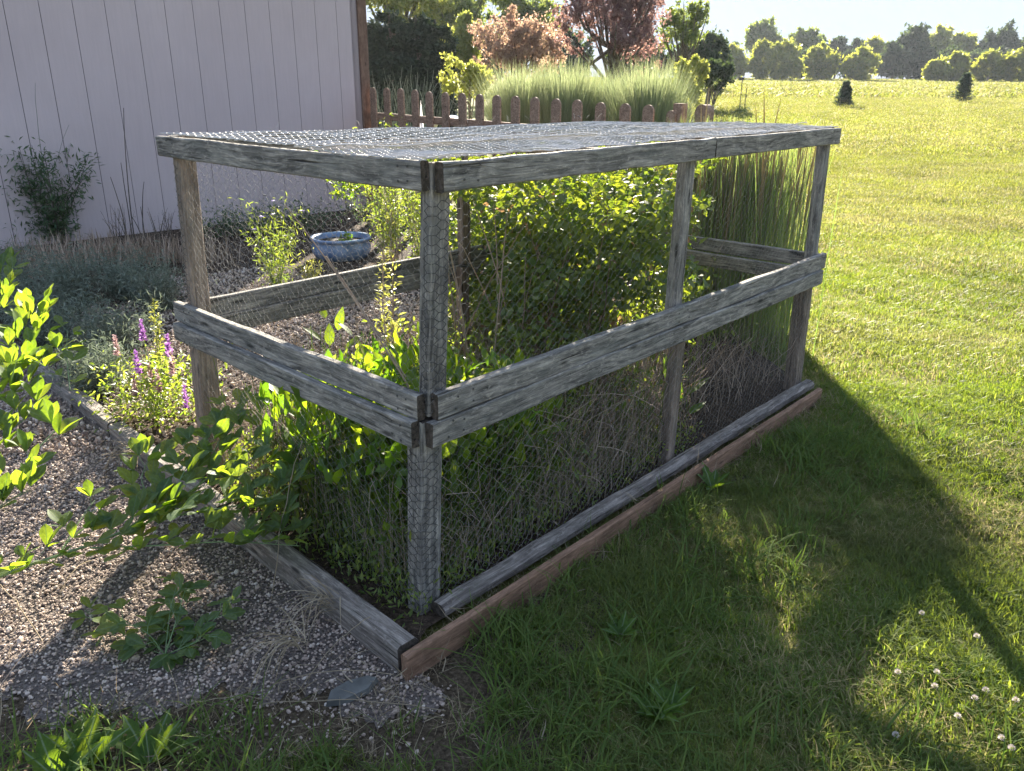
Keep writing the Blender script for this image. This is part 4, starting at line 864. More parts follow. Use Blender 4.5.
P = grow(b, h, h*np.clip(np.abs(rng.normal(0, .08, n)), 0, .16), az, 8, 1.6, .002); R_ = np.array([.0015, .0015, .0014, .0013, .0012, .0045, .0045, .001])[None]*np.ones((n, 1)); g = Geo(); g.add(*tubes(P, R_, 4), rep(rng.uniform(0, 1, n), 32)); g.build('seed_stalks', M['plume'], rd, 'stuff')
# few seed stalks poking above the netting
o = thing('seed_grass_tuft', 'thin seeding grass stalks rising above the netting near the far corner', 'wild grass', (1.35, 4.9, 0))
b = np.array([(1.05, 4.75, 0), (1.12, 4.8, 0), (1.4, 4.75, 0), (1.5, 4.8, 0), (1.46, 4.78, 0), (.96, 4.7, 0)]); P = grow(b, np.array([1.56, 1.5, 1.52, 1.58, 1.49, 1.48]), .10, np.array([1, 2, .3, 2.5, 2.6, 1.5]), 9, 2.2, .001)
g = Geo(); g.add(*tubes(P, np.array([.002]*5+[.002, .004, .005, .001])[None], 4)); g.build('stalk', M['plume'], o)

# ================================================================== BED BETWEEN CAGE AND SHED
pp = at(342, 257, .04); pot = thing('blue_pot', 'round blue glazed pot standing in the bed by the shed', 'plant pot', (pp[0], pp[1], .03))
prof = [(.0, 0), (.20, 0), (.24, .015), (.275, .07), (.278, .12), (.262, .165), (.262, .175), (.285, .182), (.290, .195), (.285, .208), (.262, .208), (.245, .195), (.243, .15)]
ns = 40; V_ = np.array([(r_*math.cos(a), r_*math.sin(a), z_) for r_, z_ in prof for a in np.linspace(0, 2*math.pi, ns, endpoint=False)])
F_ = np.array([(i*ns+j, i*ns+(j+1) % ns, (i+1)*ns+(j+1) % ns, (i+1)*ns+j) for i in range(len(prof)-1) for j in range(ns)])
g = Geo(); g.add(V_+np.array(pot.location), F_); g.build('body', M['pot'], pot, smooth=True)
V_ = np.array([(0, 0, .165)]+[(.246*math.cos(a), .246*math.sin(a), .16) for a in np.linspace(0, 2*math.pi, ns, endpoint=False)]); g = Geo(); g.add(V_+np.array(pot.location), np.array([(0, i+1, (i+1) % ns+1) for i in range(ns)])); g.build('soil', M['potsoil'], pot)
pl = thing('pot_seedling', 'small bright leafy seedling growing in the blue pot', 'plant', (pp[0]+.06, pp[1]-.02, .19))
p = np.array(pl.location)+rng.normal(0, 1, (26, 3))*np.array([.035, .035, .02])+np.array([0, 0, .04]); g = Geo(); leaves(g, p, rng.uniform(.04, .07, 26), False, wid=1); g.build('foliage', M['broad'], pl, 'stuff')
def cloud_plant(name, label, cat, base, rx, ry, h, nl, leaf, mat, stem_mat, nst=20, wid=.6, z0=.1, group=None, simple_=True, shape=1., dens=None, power=1.4, rad=.004, sp=.7):
    r = thing(name, label, cat, base, group); base = np.asarray(base, float)
    b = base[None]+rng.normal(0, .12, (nst, 3))*np.array([rx, ry, 0]); az = rng.uniform(0, 6.28, nst); hh = h*rng.uniform(.6, 1.0, nst)
    ln = np.sqrt((np.cos(az)*rx)**2+(np.sin(az)*ry)**2)*rng.uniform(.2, .9, nst)
    K = 9; P = grow(b, hh, ln, az, K, power, .012); g = Geo(); g.add(*tubes(P, np.linspace(rad, rad*.3, K)[None], 4), rep(rng.uniform(0, 1, nst), K*4)); g.build('stem', stem_mat, r, 'stuff')
    i = rng.integers(0, nst, nl); f = (z0+(1-z0)*rng.uniform(0, 1, nl)**shape)*(K-1); a0 = np.minimum(f.astype(int), K-2); fr = (f-a0)[:, None]
    p = P[i, a0]*(1-fr)+P[i, a0+1]*fr+rng.normal(0, 1, (nl, 3))*leaf*.8
    g = Geo(); leaves(g, p, leaf*rng.uniform(.6, 1.2, nl), simple_, wid=wid, sp=sp); g.build('foliage', mat, r, 'stuff'); return r, P
r, P = cloud_plant('aster', 'upright green aster with lilac flowers left of the blue pot', 'wildflower', at(278, 292, .04), .30, .28, .75, 900, .05, M['weed'], M['weed'], 14, .28, power=1.1)
g = Geo(); tip = P[:6, -1]; 
for t_ in tip: leaves(g, np.repeat(t_[None], 14, 0), .022, True, pitch=rng.normal(.2, .15, 14), yaw=np.linspace(0, 6.28, 14), wid=.6)
g.build('flowers', M['lilac'], r)
cloud_plant('sedum', 'yellow green tufted plant at the foot of the blue pot', 'plant', at(310, 285, .04), .16, .12, .22, 260, .045, M['golden'], M['golden'], 12, .4)
cloud_plant('climber', 'sunlit yellow green climber hanging just under the top rail by the shed', 'plant', Z(atd(352, 250, 8.3)[:2], .04), .45, .25, 1.08, 380, .075, M['broad'], M['bark'], 9, .9, z0=.72, simple_=False)
cloud_plant('bushy_weed', 'tall bushy weed in the sun between the blue pot and the near post', 'weed', Z(atd(392, 250, 7.2)[:2], .04), .42, .4, 1.28, 2600, .045, M['weed'], M['dry'], 26, .5, z0=.2)
cloud_plant('bushy_weed', 'dense green weed behind the near post next to the leafy bush', 'weed', Z(atd(425, 250, 6.6)[:2], .04), .36, .36, 1.15, 1800, .05, M['weed'], M['dry'], 20, .5, z0=.2)
# dark low foliage along the shed foot
for i, (px, w_, h_, lab) in enumerate(((225, .6, .30, 'low dark green groundcover at the shed foot behind the left cage post'), (262, .5, .28, 'low dark groundcover at the shed foot behind the aster'), (310, .6, .34, 'low dark groundcover at the shed foot left of the blue pot'), (380, .6, .4, 'dark groundcover at the shed corner right of the blue pot'))):
    cloud_plant('groundcover', lab, 'plant', Z(atd(px, 232, 8.7+i*.25)[:2], .04), w_, .3, h_, 900, .05, M['shrub'], M['dry'], 22, .6)
# chips / leaf litter on the bed
n = 9000; x = rng.uniform(-6.5, .2, n); y = rng.uniform(2.3, 9.5, n); k = inside_poly(x, y, bed_poly); x, y = x[k], y[k]
g = Geo(); leaves(g, np.column_stack([x, y, .045+rng.uniform(0, .02, len(x))]), rng.uniform(.015, .05, len(x)), True, wid=.5, sp=.35); o = g.build('leaf_litter', M['dry'], None); tag(o, 'brown leaf litter and bark chips over the garden bed', 'leaf litter', kind='stuff')
# shrub against the wall
sb = at(58, 238, .04)
r, P = cloud_plant('shrub', 'open dark green shrub growing against the mauve shed wall', 'shrub', (sb[0], sb[1]-.25, .03), .90, .35, 1.0, 7500, .075, M['shrub'], M['bark'], 46, .42, z0=.12, shape=1.3, power=1.0, rad=.006)
n = 14; b = np.array([sb[0], sb[1]-.1, .3])+rng.normal(0, .12, (n, 3)); Pt = grow(b, rng.uniform(.8, 1.3, n), rng.uniform(.1, .6, n), rng.uniform(0, 6.28, n), 8, 1.2, .02); g = Geo(); g.add(*tubes(Pt, np.linspace(.004, .0015, 8)[None], 4)); g.build('bare_twig', M['lavender'], r)
for px, hh, lab in ((137, 1.35, 'tall bare dead stalk standing against the shed wall'), (150, .62, 'short bent dead stalk standing against the shed wall')):
    b = at(px, 242, .03)+np.array([0, -.1, 0]); o = thing('dead_stalk', lab, 'dead plant', b); P = grow(b[None]+rng.normal(0, .02, (3, 3))*np.array([1, 1, 0]), hh*np.array([1, .6, .5]), .08, np.array([.2, 2, 4]), 9, 2, .006)
    g = Geo(); g.add(*tubes(P, np.linspace(.007, .003, 9)[None], 4)); g.build('stem', M['bark'], o)
for i, px in enumerate((118, 128, 160, 172)):
    b = at(px, 246, .03); cloud_plant('dead_weed', ['thin dry weed at the shed foot right of the shrub', 'second thin dry weed right of the shrub', 'thin dry weed just left of the left cage post', 'dry weed touching the left cage post at the shed foot'][i], 'dead plant', b, .18, .1, .42, 120, .02, M['dry'], M['bark'], 9, .5)
# grey-green mass: clumps of lavender-like foliage
lavs = [(25, 318, .52, .42, 'grey green clump at the left edge of the bed'), (75, 305, .5, .42, 'grey green clump left of the bed centre below the shrub'), (125, 300, .46, .4, 'grey green clump below the dead stalk'), (160, 310, .4, .36, 'grey green clump touching the left cage post'), (55, 345, .5, .36, 'front grey green clump beside the leftmost timber'), (110, 352, .45, .34, 'front grey green clump behind the purple flower spikes'), (100, 390, .30, .26, 'small grey grassy clump against the bed timber'), (5, 290, .5, .4, 'rear grey green clump at the far left')]
for px, py, rr, hh, lab in lavs:
    b = at(px, py, .04); cloud_plant('catmint', lab, 'perennial', b, rr, rr*.8, hh, 2600, .048, M['lavender'], M['lavender'], 70, .24, z0=.1, group='grey green perennials in the left bed', power=1.2, rad=.002)
for px, py, lab in ((15, 275, 'rusty dry grass at the far left behind the grey clumps'), (90, 262, 'rusty dry grass strip below the shrub'), (150, 262, 'rusty dry grass strip left of the left post')):
    b = at(px, py, .03); n = 500; bb = b[None]+rng.normal(0, 1, (n, 3))*np.array([.4, .14, 0]); az = rng.uniform(0, 6.28, n); P = grow(bb, rng.uniform(.1, .3, n), rng.uniform(.02, .12, n), az, 4)
    o = thing('dry_grass', lab, 'dry grass', b); g = Geo(); g.add(*ribbons(P, np.array([.008, .008, .006, .001])[None], np.column_stack([-np.sin(az), np.cos(az), 0*az])), rep(rng.uniform(0, 1, n), 8)); g.build('blades', M['dry'], o, 'stuff')
# purple flower spikes
sal = thing('purple_spikes', 'clump of purple flower spikes with sunlit green leaves left of the cage', 'flowers', at(158, 420, .04))
sb0 = np.array(sal.location)
defs = [(137, 362, .38, 0), (135, 385, .28, 1), (142, 330, .42, 0), (150, 375, .3, 1), (168, 345, .44, 1), (172, 362, .42, 1), (116, 345, .34, 1), (158, 380, .30, 1), (185, 395, .30, 0)]
for px, py, zt_, fade in defs:
    tp = at(px, py, zt_); P = np.linspace(0, 1, 8)[:, None]*(tp-sb0)[None]+sb0; P[:, 2] = sb0[2]+(tp[2]-sb0[2])*np.linspace(0, 1, 8)**.9
    g = Geo(); g.add(*tubes(P[None], np.linspace(.0025, .0012, 8)[None], 4)); g.build('stem', M['weed'], sal)
    nl = 110; zz = rng.uniform(0, 1, nl); p = tp[None]+np.column_stack([np.zeros(nl), np.zeros(nl), -.11*zz+.05]); yw = rng.uniform(0, 6.28, nl)
    g = Geo(); leaves(g, p, .026*rng.uniform(.7, 1.1, nl)*(.5+.5*zz), False, yaw=yw, pitch=rng.normal(.5, .3, nl), wid=1.); g.build('flower_spike', M['purple'] if not fade or rng.uniform() < .5 else M['fade'], sal)
n = 1500; hz = rng.uniform(.05, 1, n); p = sb0[None]+rng.normal(0, 1, (n, 3))*np.array([.13, .11, 0])+np.column_stack([.03*hz, 0*hz, .32*hz]); g = Geo(); leaves(g, p, rng.uniform(.018, .042, n), False, wid=.7); g.build('foliage', M['weed'], sal, 'stuff')
spike('mint', 'bright tall leafy stem rising behind the purple spikes', 'plant', at(165, 400, .04), .52, .04, 1, M['golden'], .05, 130, .012, M['weed'], (.3, 1), wid=.6, stems=2)
# straw leaves draped on the timber
for px, py, lab in ((140, 452, 'drooping straw coloured grass draped over the bed timber'), (330, 600, 'drooping straw coloured grass over the timber near the cage corner'), (300, 640, 'pale dry seed grass lying over the dark gravel')):
    b = at(px, py, .09); n = 26; o = thing('straw_tuft', lab, 'dry grass', b, None); az = rng.normal(3.6, .7, n); P = grow(np.repeat(b[None], n, 0)+rng.normal(0, .015, (n, 3)), .10, rng.uniform(.08, .26, n), az, 7, 1.0, .01, 1.6)
    P[..., 2] = np.maximum(P[..., 2], .015); g = Geo(); g.add(*ribbons(P, np.array([.003, .0035, .0035, .003, .003, .002, .0005])[None], np.column_stack([-np.sin(az), np.cos(az), 0*az])), rep(rng.uniform(0, 1, n), 14)); g.build('blades', M['straw'], o, 'stuff')
# long dry stalks lying about near the corner and on the gravel
def stalk(px0, py0, z0, px1, py1, z1, lab, r_=.0016, arch=.03, mat='straw'):
    a_, b_ = at(px0, py0, z0), at(px1, py1, z1); t_ = np.linspace(0, 1, 12)[:, None]; P = a_*(1-t_)+b_*t_; P[:, 2] += arch*np.sin(np.linspace(0, math.pi, 12)); P[:, :2] += np.cumsum(rng.normal(0, .003, (12, 2)), 0)
    g = Geo(); g.add(*tubes(P[None], r_, 4)); o = g.build('dry_stalk', M[mat], None, origin=a_*np.array([1, 1, 0])); tag(o, lab, 'dry stalk')
stalk(175, 712, .02, 275, 700, .02, 'pale straw lying across the gravel before the stone')
stalk(240, 708, .02, 440, 712, .02, 'long pale straw lying straight on the ground below the stone')
stalk(275, 685, .02, 395, 672, .05, 'pale straw arching over the flat stone')
stalk(300, 690, .01, 365, 620, .12, 'dry stalk leaning from the gravel up to the bed timber')
stalk(0, 690, .01, 85, 610, .02, 'dark dry stalk on the sunlit gravel at left', mat='dry')
stalk(0, 585, .01, 40, 640, .01, 'short pale straw on the sunlit gravel at left')
stalk(55, 600, .01, 92, 560, .01, 'pale straw pointing up the path in the sunlit gravel')
stalk(440, 555, .1, 545, 430, .42, 'long straw coloured stalk leaning behind the lower front wire')
stalk(505, 490, .2, 615, 400, .45, 'thin pale stalk crossing the dead stems near the middle post')
stalk(270, 600, .05, 300, 440, .5, 'dry stalk standing before the short cage side')
# ================================================================== FOREGROUND TRIFOLIATE PLANTS
def trifoliate(parent, p, yaw, size, tilt=.3, mesh=None):
    for k_, da in enumerate((-.95, 0, .95)):
        put_leaf(mesh or LM_t, parent, p, size*(1.0 if k_ == 1 else .9)*rng.uniform(.9, 1.08), yaw+da+rng.normal(0, .12), tilt+rng.normal(0, .3), rng.normal(0, .35), 'leaflet')
def branch_plant(name, label, cat, branches, lsize, every, rad, mesh=None, tilt=.3, petiole=.03):
    base = at(*branches[0][0]); r = thing(name, label, cat, base*np.array([1, 1, 0])); gs = Geo()
    for br in branches:
        pts_ = np.array([at(*b_) for b_ in br[:-1]]) if isinstance(br[-1], (int, float)) else np.array([at(*b_) for b_ in br])
        dens = br[-1] if isinstance(br[-1], (int, float)) else 1.
        seg = np.linalg.norm(np.diff(pts_, axis=0), axis=1); cum = np.concatenate([[0], np.cumsum(seg)]); Lr = cum[-1]
        f = np.linspace(0, Lr, 16); P = np.column_stack([np.interp(f, cum, pts_[:, i]) for i in range(3)])
        ker = np.array([.25, .5, .25])
        for _ in range(2):
            Q = P.copy(); Q[1:-1] = .25*P[:-2]+.5*P[1:-1]+.25*P[2:]; P = Q
        gs.add(*tubes(P[None], (rad*np.linspace(1, .4, 16))[None]*(1 if br is branches[0] else .6), 5))
        if dens <= 0: continue
        m_ = max(2, int(Lr/every*dens))
        for i in range(m_):
            ff = (i+.6)/m_*Lr; p = np.array([np.interp(ff, f, P[:, j]) for j in range(3)]); d_ = P[min(15, int(ff/Lr*15)+1)]-P[max(0, int(ff/Lr*15)-1)]
            dyaw = math.atan2(-d_[0], d_[1]); side = 1 if i % 2 else -1; yw = dyaw+side*rng.uniform(.5, 1.3)
            q = p+np.array([-math.sin(yw), math.cos(yw), rng.uniform(.1, .9)])*petiole*rng.uniform(.6, 1.6)
            gs.add(*tubes(np.linspace(p, q, 3)[None], .0011, 4)); trifoliate(r, q, yw, lsize*rng.uniform(.75, 1.2), tilt, mesh)
    gs.build('stem', M['tristem'], r); return r
branch_plant('false_indigo', 'arching green trifoliate plant leaning over the gravel in front of the cage', 'plant', [
    [(-30, 590, .10), (30, 562, .16), (90, 548, .20), (150, 520, .24), (215, 475, .30), (262, 430, .36), (300, 385, .40), .9],
    [(90, 548, .20), (150, 546, .20), (230, 541, .2), (300, 546, .16), 1.0],
    [(120, 533, .22), (170, 500, .28), (185, 470, .33), (200, 440, .37), 1.0],
    [(150, 520, .24), (210, 510, .26), (270, 500, .28), (310, 470, .30), 1.1],
    [(215, 475, .30), (240, 480, .30), (280, 455, .32), 1.1],
    [(60, 553, .18), (80, 520, .22), (95, 500, .24), .6],
    [(200, 485, .28), (215, 450, .33), (232, 410, .38), 1.1],
    [(160, 515, .25), (140, 480, .28), (150, 455, .30), 1.0],
    [(230, 540, .2), (260, 520, .22), (290, 515, .22), 1.0]], .076, .031, .0052, petiole=.04, tilt=.6)
branch_plant('false_indigo', 'bright sunlit trifoliate plant reaching in from the left edge', 'plant', [
    [(-60, 560, .30), (-10, 500, .40), (20, 470, .46), (45, 440, .50), (62, 425, .52), .5],
    [(-50, 440, .50), (-10, 400, .55), (15, 370, .6), (30, 335, .64), (38, 305, .68), 1.1],
    [(-40, 350, .6), (-15, 330, .64), (5, 290, .7), (5, 265, .74), .7],
    [(15, 370, .6), (45, 365, .62), (62, 350, .64), .9],
    [(-20, 470, .45), (10, 430, .5), (35, 410, .54), 1.1],
    [(-20, 520, .38), (10, 500, .42), (30, 490, .44), 1.0],
    [(-10, 400, .55), (5, 400, .56), (25, 385, .58), 1.0]], .082, .032, .0045, petiole=.03, tilt=1.0)
branch_plant('false_indigo', 'small trifoliate sprig between the left plant and the bed timber', 'plant', [
    [(70, 390, .30), (66, 350, .40), (68, 330, .45), .9], [(66, 360, .38), (60, 345, .42), .8]], .08, .05, .003)
branch_plant('low_weed', 'low leafy weed with a few sunlit leaves in the dark gravel', 'weed', [
    [(165, 655, .01), (175, 625, .07), (185, 590, .12), 1.2], [(165, 655, .01), (140, 630, .06), (110, 612, .08), 1.0], [(165, 655, .01), (200, 640, .06), (228, 600, .10), 1.2],
    [(165, 655, .01), (150, 635, .08), (135, 625, .1), 1.2], [(165, 655, .01), (190, 645, .06), (212, 635, .08), 1.2], [(165, 655, .01), (120, 640, .03), (85, 610, .05), .7], [(165, 655, .01), (170, 610, .10), (178, 580, .14), 1.]], .060, .034, .0025, tilt=.1, petiole=.02)
# ragged lobed weeds at the very bottom left
for px, py, sc_, lab in ((85, 770, .15, 'ragged green weed at the bottom left corner'), (150, 765, .13, 'ragged green weed right of the bottom left one'), (60, 785, .12, 'partly cut off ragged weed at the bottom edge')):
    b = at(px, py, .0); o = thing('lobed_weed', lab, 'weed', b)
    for a in np.linspace(-1.3, 1.3, 7): put_leaf(LM_l, o, b+np.array([0, 0, .01]), sc_*rng.uniform(.7, 1.1), a, rng.uniform(.25, .9), rng.normal(0, .2))
for px, py, lab in ((712, 492, 'bright green weed in the shaded lawn near the edging board'), (655, 720, 'small pale broad leaf weed in the shaded lawn'), (620, 640, 'small weed with a lit leaf in the shaded grass'), (670, 715, 'pale lobed weed in the lower shaded lawn')):
    b = at(px, py, .0); o = thing('lawn_weed', lab, 'weed', b)
    for a in np.linspace(-2.6, 2.6, 8): put_leaf(LM_l, o, b+np.array([0, 0, .015]), rng.uniform(.05, .10)*(1 if px < 700 else 1.4), a, rng.uniform(.4, .9), rng.normal(0, .2))
for px, py, yw in ((180, 530, .2), (208, 560, 2.4), (232, 596, 1.)):
    pass
# clover flowers
cl = [(922, 613), (977, 636), (937, 672), (935, 686), (986, 690), (975, 698), (1016, 700), (898, 672), (896, 735), (1002, 738), (958, 716), (1012, 748)]
hm = Geo(); n_ = 46; ph = np.arccos(1-2*(np.arange(n_)+.5)/n_*.75); th = np.arange(n_)*2.39996
dirs = np.column_stack([np.sin(ph)*np.cos(th), np.sin(ph)*np.sin(th), np.cos(ph)])
leaves(hm, dirs*.004, .0075, True, yaw=np.arctan2(-dirs[:, 0], dirs[:, 1]), pitch=np.arcsin(dirs[:, 2]), roll=np.zeros(n_), wid=.9)
hm_me = make_mesh('flower_head', np.concatenate(hm.V), [np.concatenate(hm.F3)], M['clover'], np.concatenate(hm.r))
st_v, st_f = tubes(np.array([[(0, 0, 0), (.002, 0, .02), (.0, .001, .045)]]), .0009, 4); st_me = make_mesh('stem', st_v, st_f, M['weed'], np.full(len(st_v), .5))
cl_lab = ['white clover flower highest in the lower right shade', 'round white clover flower near the right edge of the shade', 'pinkish clover flower above a fuller one', 'full white clover flower below the pinkish one', 'white clover flower in the lit grass left of the edge', 'fading clover flower just below its white neighbour', 'pink clover flower at the right edge', 'small white clover flower at the left of the patch', 'low clover flower lower left of the patch', 'clover flower near the bottom right', 'fading clover flower in the middle of the patch', 'clover flower by the right edge near the bottom']
for (px, py), lab in zip(cl, cl_lab):
    b = at(px, py, .045); o = thing('clover', lab, 'clover', (b[0], b[1], 0), 'clover flowers in the lawn')
    link('stem', st_me, o); h_ = link('flower_head', hm_me, o); h_.location = (0, .001, .045); h_.scale = (.85, .85, .8)

# ================================================================== BACKGROUND
def tree(name, label, cat, x, y, h, blobs, leaf, nl, mat, trunk_r=.12, trunk_h=.45, wid=.9, limbs=10, group=None, fill=.55, gz_=None, sp=1.0, tm='bark'):
    """blobs: (dx, dy, zc, rx, ry, rz) relative to base; leaves sit mostly in the outer shell in clumps"""
    z0 = float(gz(x, y)) if gz_ is None else gz_
    r = thing(name, label, cat, (x, y, z0), group); base = np.array([x, y, z0])
    g = Geo(); zz = np.linspace(0, h*trunk_h*1.3, 6); P = np.stack([base[0]+.02*h*np.sin(zz), base[1]+0*zz, base[2]+zz], -1)[None]; g.add(*tubes(P, np.linspace(trunk_r, trunk_r*.4, 6)[None], 7)); 
    tr = g.build('trunk', M[tm], r)
    g = Geo(); top = P[0, 3]
    for i in range(limbs):
        bl = blobs[i % len(blobs)]; e = base+np.array(bl[:3])+rng.normal(0, .45, 3)*np.array(bl[3:]); m_ = (top+e)/2+np.array([0, 0, -.05*h]); Q = np.array([[P[0, random.choice((2, 3, 4))], m_, e]]); g.add(*tubes(Q, np.array([[trunk_r*.45, trunk_r*.3, trunk_r*.08]]), 4))
    g.build('limbs', M[tm], r)
    vol = np.array([b_[3]*b_[4]*b_[5] for b_ in blobs])**.67; vol = vol/vol.sum(); g = Geo()
    for b_, v_ in zip(blobs, vol):
        m_ = int(nl*v_); c_ = base+np.array(b_[:3]); rr = np.array(b_[3:])
        nc = max(8, m_//(55 if m_ > 300 else 40)); d_ = rng.normal(0, 1, (nc, 3)); d_ /= np.linalg.norm(d_, axis=1, keepdims=True); rad = rng.uniform(fill, 1.02, nc)[:, None]
        cc = d_*rad; i = rng.integers(0, nc, m_); p = cc[i]+rng.normal(0, .095, (m_, 3))*rng.uniform(.5, 1.6, (nc, 1))[i]; leaves(g, c_+p*rr, leaf*rng.uniform(.6, 1.25, m_), True, wid=wid, sp=sp)
    g.build('crown', M[mat], r, 'stuff'); return r
def px2w(px, py, d): p = atd(px, py, d); return p
def tree_px(name, label, cat, xc, ytop, ybot, halfw, d, mat, nl, leaf, nb=5, core=.82, **kw):
    """crown centred on sight line xc, spanning photo rows ytop..ybot at range d"""
    b = atd(xc, 90, d); x = b[0]; zt_ = atd(xc, ytop, d)[2]; zb_ = max(atd(xc, ybot, d)[2], float(gz(x, d))+.05); hw = halfw/850*d; z0 = float(gz(x, d)); hh = zt_-zb_
    bl = []
    bl.append((0, 0, (zt_+zb_)/2-z0, hw*core, hw*core*.9, hh*.46*(core/.82)))
    for i in range(nb):
        a = rng.uniform(0, 6.28); f = rng.uniform(.25, .95); sx = hw*(.34+.25*rng.uniform()); bl.append(((hw-sx)*math.cos(a), (hw-sx)*.6*math.sin(a), zb_-z0+hh*(.18+.62*f)*1.0, sx, sx, min(hh*.26, sx*1.1)))
    bl.append((rng.normal(0, hw*.2), 0, zt_-z0-hh*.16, hw*.4, hw*.4, hh*.17))
    return tree(name, label, cat, x, d, zt_-z0, bl, leaf, nl, mat, **kw)
TG = 'round trees lining the far edge of the field'
far = [(732, 46, 81, 13, 124, 't_sun', 'leftmost round tree at the far field edge'), (757, 42, 81, 13, 121, 't_sun', 'narrow round tree second from left at the field edge'), (780, 41, 81, 20, 118, 't_sun', 'wide round yellow topped tree at the field edge'), (816, 45, 81, 20, 120, 't_sun', 'round tree just right of the widest one'), (857, 49, 81, 19, 115, 't_sun', 'round bright tree behind the left spruce'),
       (933, 60, 82, 12, 112, 't_sun', 'low round bush tree left of the right spruce'), (950, 54, 82, 14, 114, 't_sun', 'round tree right behind the right spruce'), (985, 52, 82, 17, 113, 't_sun', 'round tree just right of the right spruce'), (1016, 51, 82, 17, 112, 't_sun', 'round tree at the right edge of the photo')]
for xc, yt, yb, hw, d, mt, lab in far:
    tree_px('round_tree', lab, 'tree', xc, yt, 90, hw, d, mt, 6500, .55, group=TG, trunk_r=.15, trunk_h=.2, limbs=6, fill=.7)
WG = 'trees of the far woodland edge'
back = [(715, 44, 84, 20, 128, 't_dark', 'dark bushy tree at the left end of the far wood'), (758, 20, 60, 19, 150, 't_green', 'tall open crowned tree standing above the round ones'), (795, 30, 70, 18, 150, 't_green', 'second tall tree behind the round ones'), (832, 37, 72, 15, 155, 't_dark', 'dark low tree between two round ones'), (815, 36, 80, 12, 158, 't_green', 'slim tree peeping over the round trees'), (866, 38, 75, 17, 150, 't_sun', 'yellow green tree left of the dark conical one'), (850, 40, 80, 12, 152, 't_dark', 'dim tree behind the round bright one'),
        (905, 27, 84, 20, 135, 't_dark', 'tall dark tree standing out at the wood edge'), (890, 44, 84, 16, 132, 't_dark', 'dark shaded tree left of the tall dark one'), (922, 50, 84, 16, 132, 't_dark', 'dark shaded tree right of the tall dark one'), (930, 27, 70, 16, 160, 't_sun', 'sunny tree behind the tall dark one'), (955, 34, 75, 20, 155, 't_sun', 'wide sunny tree in the wood'), (980, 30, 80, 14, 150, 't_dark', 'dark tree above the round ones at right'), (996, 24, 80, 13, 150, 't_dark', 'taller dark tree at the right of the wood'), (1018, 32, 82, 16, 150, 't_dark', 'dark tree near the right edge'), (1035, 26, 84, 22, 165, 't_sun', 'sunny tree cut by the right edge'), (945, 48, 84, 20, 140, 't_dark', 'dark undergrowth tree at right of the wood'), (975, 50, 84, 20, 140, 't_dark', 'dark undergrowth tree behind the right round trees'), (770, 48, 84, 24, 138, 't_dark', 'dark undergrowth tree behind the left round trees'), (810, 50, 84, 24, 138, 't_dark', 'dark undergrowth tree behind the middle round trees'), (850, 52, 84, 22, 138, 't_dark', 'dark undergrowth tree behind the bright round tree'), (1010, 50, 84, 22, 140, 't_dark', 'dark undergrowth tree at the far right')]
for xc, yt, yb, hw, d, mt, lab in back:
    tree_px('woodland_tree', lab, 'tree', xc, yt, yb, hw, d, mt, 5500, .75, group=WG, trunk_r=.2, trunk_h=.45, limbs=8, fill=.5)
# nearer garden trees
tree_px('maple_tree', 'large green tree above the dark hedge at the shed corner', 'tree', 395, -60, 40, 62, 42, 't_yellow', 12000, .24, 14, core=.5, trunk_r=.25, trunk_h=.5, limbs=16)
tree_px('garden_tree', 'green tree rising behind the right end of the dark hedge', 'tree', 452, -35, 80, 38, 46, 't_green', 10000, .24, 14, core=.5, trunk_r=.2, limbs=14)
tree_px('garden_tree', 'grey green tree above the rust coloured one', 'tree', 520, -30, 60, 46, 50, 't_green', 9000, .24, 12, core=.5, trunk_r=.2, limbs=18, fill=.3)
tree_px('garden_tree', 'yellow green tree between the hedge and the rust tree', 'tree', 463, 14, 80, 22, 34, 't_yellow', 6500, .19, 5, trunk_r=.12, limbs=8)
tree_px('smoke_tree', 'rust pink tree behind the left ornamental grass', 'tree', 520, 8, 92, 54, 30, 't_pink', 12000, .12, 22, core=.3, trunk_r=.12, limbs=16, fill=.35)
tree_px('plum_tree', 'tall purple leaved tree behind the ornamental grasses', 'tree', 608, -50, 92, 60, 27, 't_red', 19000, .11, 28, core=.3, trunk_r=.14, limbs=26, fill=.35)
tree_px('young_tree', 'thin open green tree right of the purple tree', 'tree', 680, -14, 75, 27, 30, 't_green', 4500, .12, 14, core=.35, trunk_r=.10, limbs=20, fill=.2)
tree_px('rounded_tree', 'dull green rounded tree at the right end of the garden trees', 'tree', 708, 30, 90, 22, 40, 't_dark', 8000, .2, 6, trunk_r=.14, limbs=10)
tree_px('garden_shrub', 'dull green shrub low at the edge of the garden trees', 'shrub', 714, 60, 92, 18, 32, 't_dark', 3600, .14, 4, trunk_r=.06, limbs=8)
tree_px('golden_shrub', 'yellow green shrub peeping from behind the right grass clump', 'shrub', 690, 56, 110, 19, 16.5, 't_yellow', 3500, .09, 4, trunk_r=.03, limbs=10)
tree_px('sapling', 'sunlit yellow green sapling in front of the dark hedge', 'small tree', 467, 50, 118, 28, 14.5, 't_yellow', 2600, .075, 12, core=.3, trunk_r=.025, limbs=14, fill=.1, trunk_h=.6)
for xc, yt, hw, d, lab in ((480, 30, 30, 62, 'distant green tree between the hedge and the rust tree'), (560, 20, 34, 64, 'distant green tree behind the gap between rust and purple trees'), (640, 30, 34, 62, 'distant green tree behind the purple tree'), (690, 38, 28, 66, 'distant green tree behind the thin open one')):
    tree_px('garden_tree', lab, 'tree', xc, yt, 90, hw, d, 't_dark', 6500, .35, 6, trunk_r=.2, limbs=8)
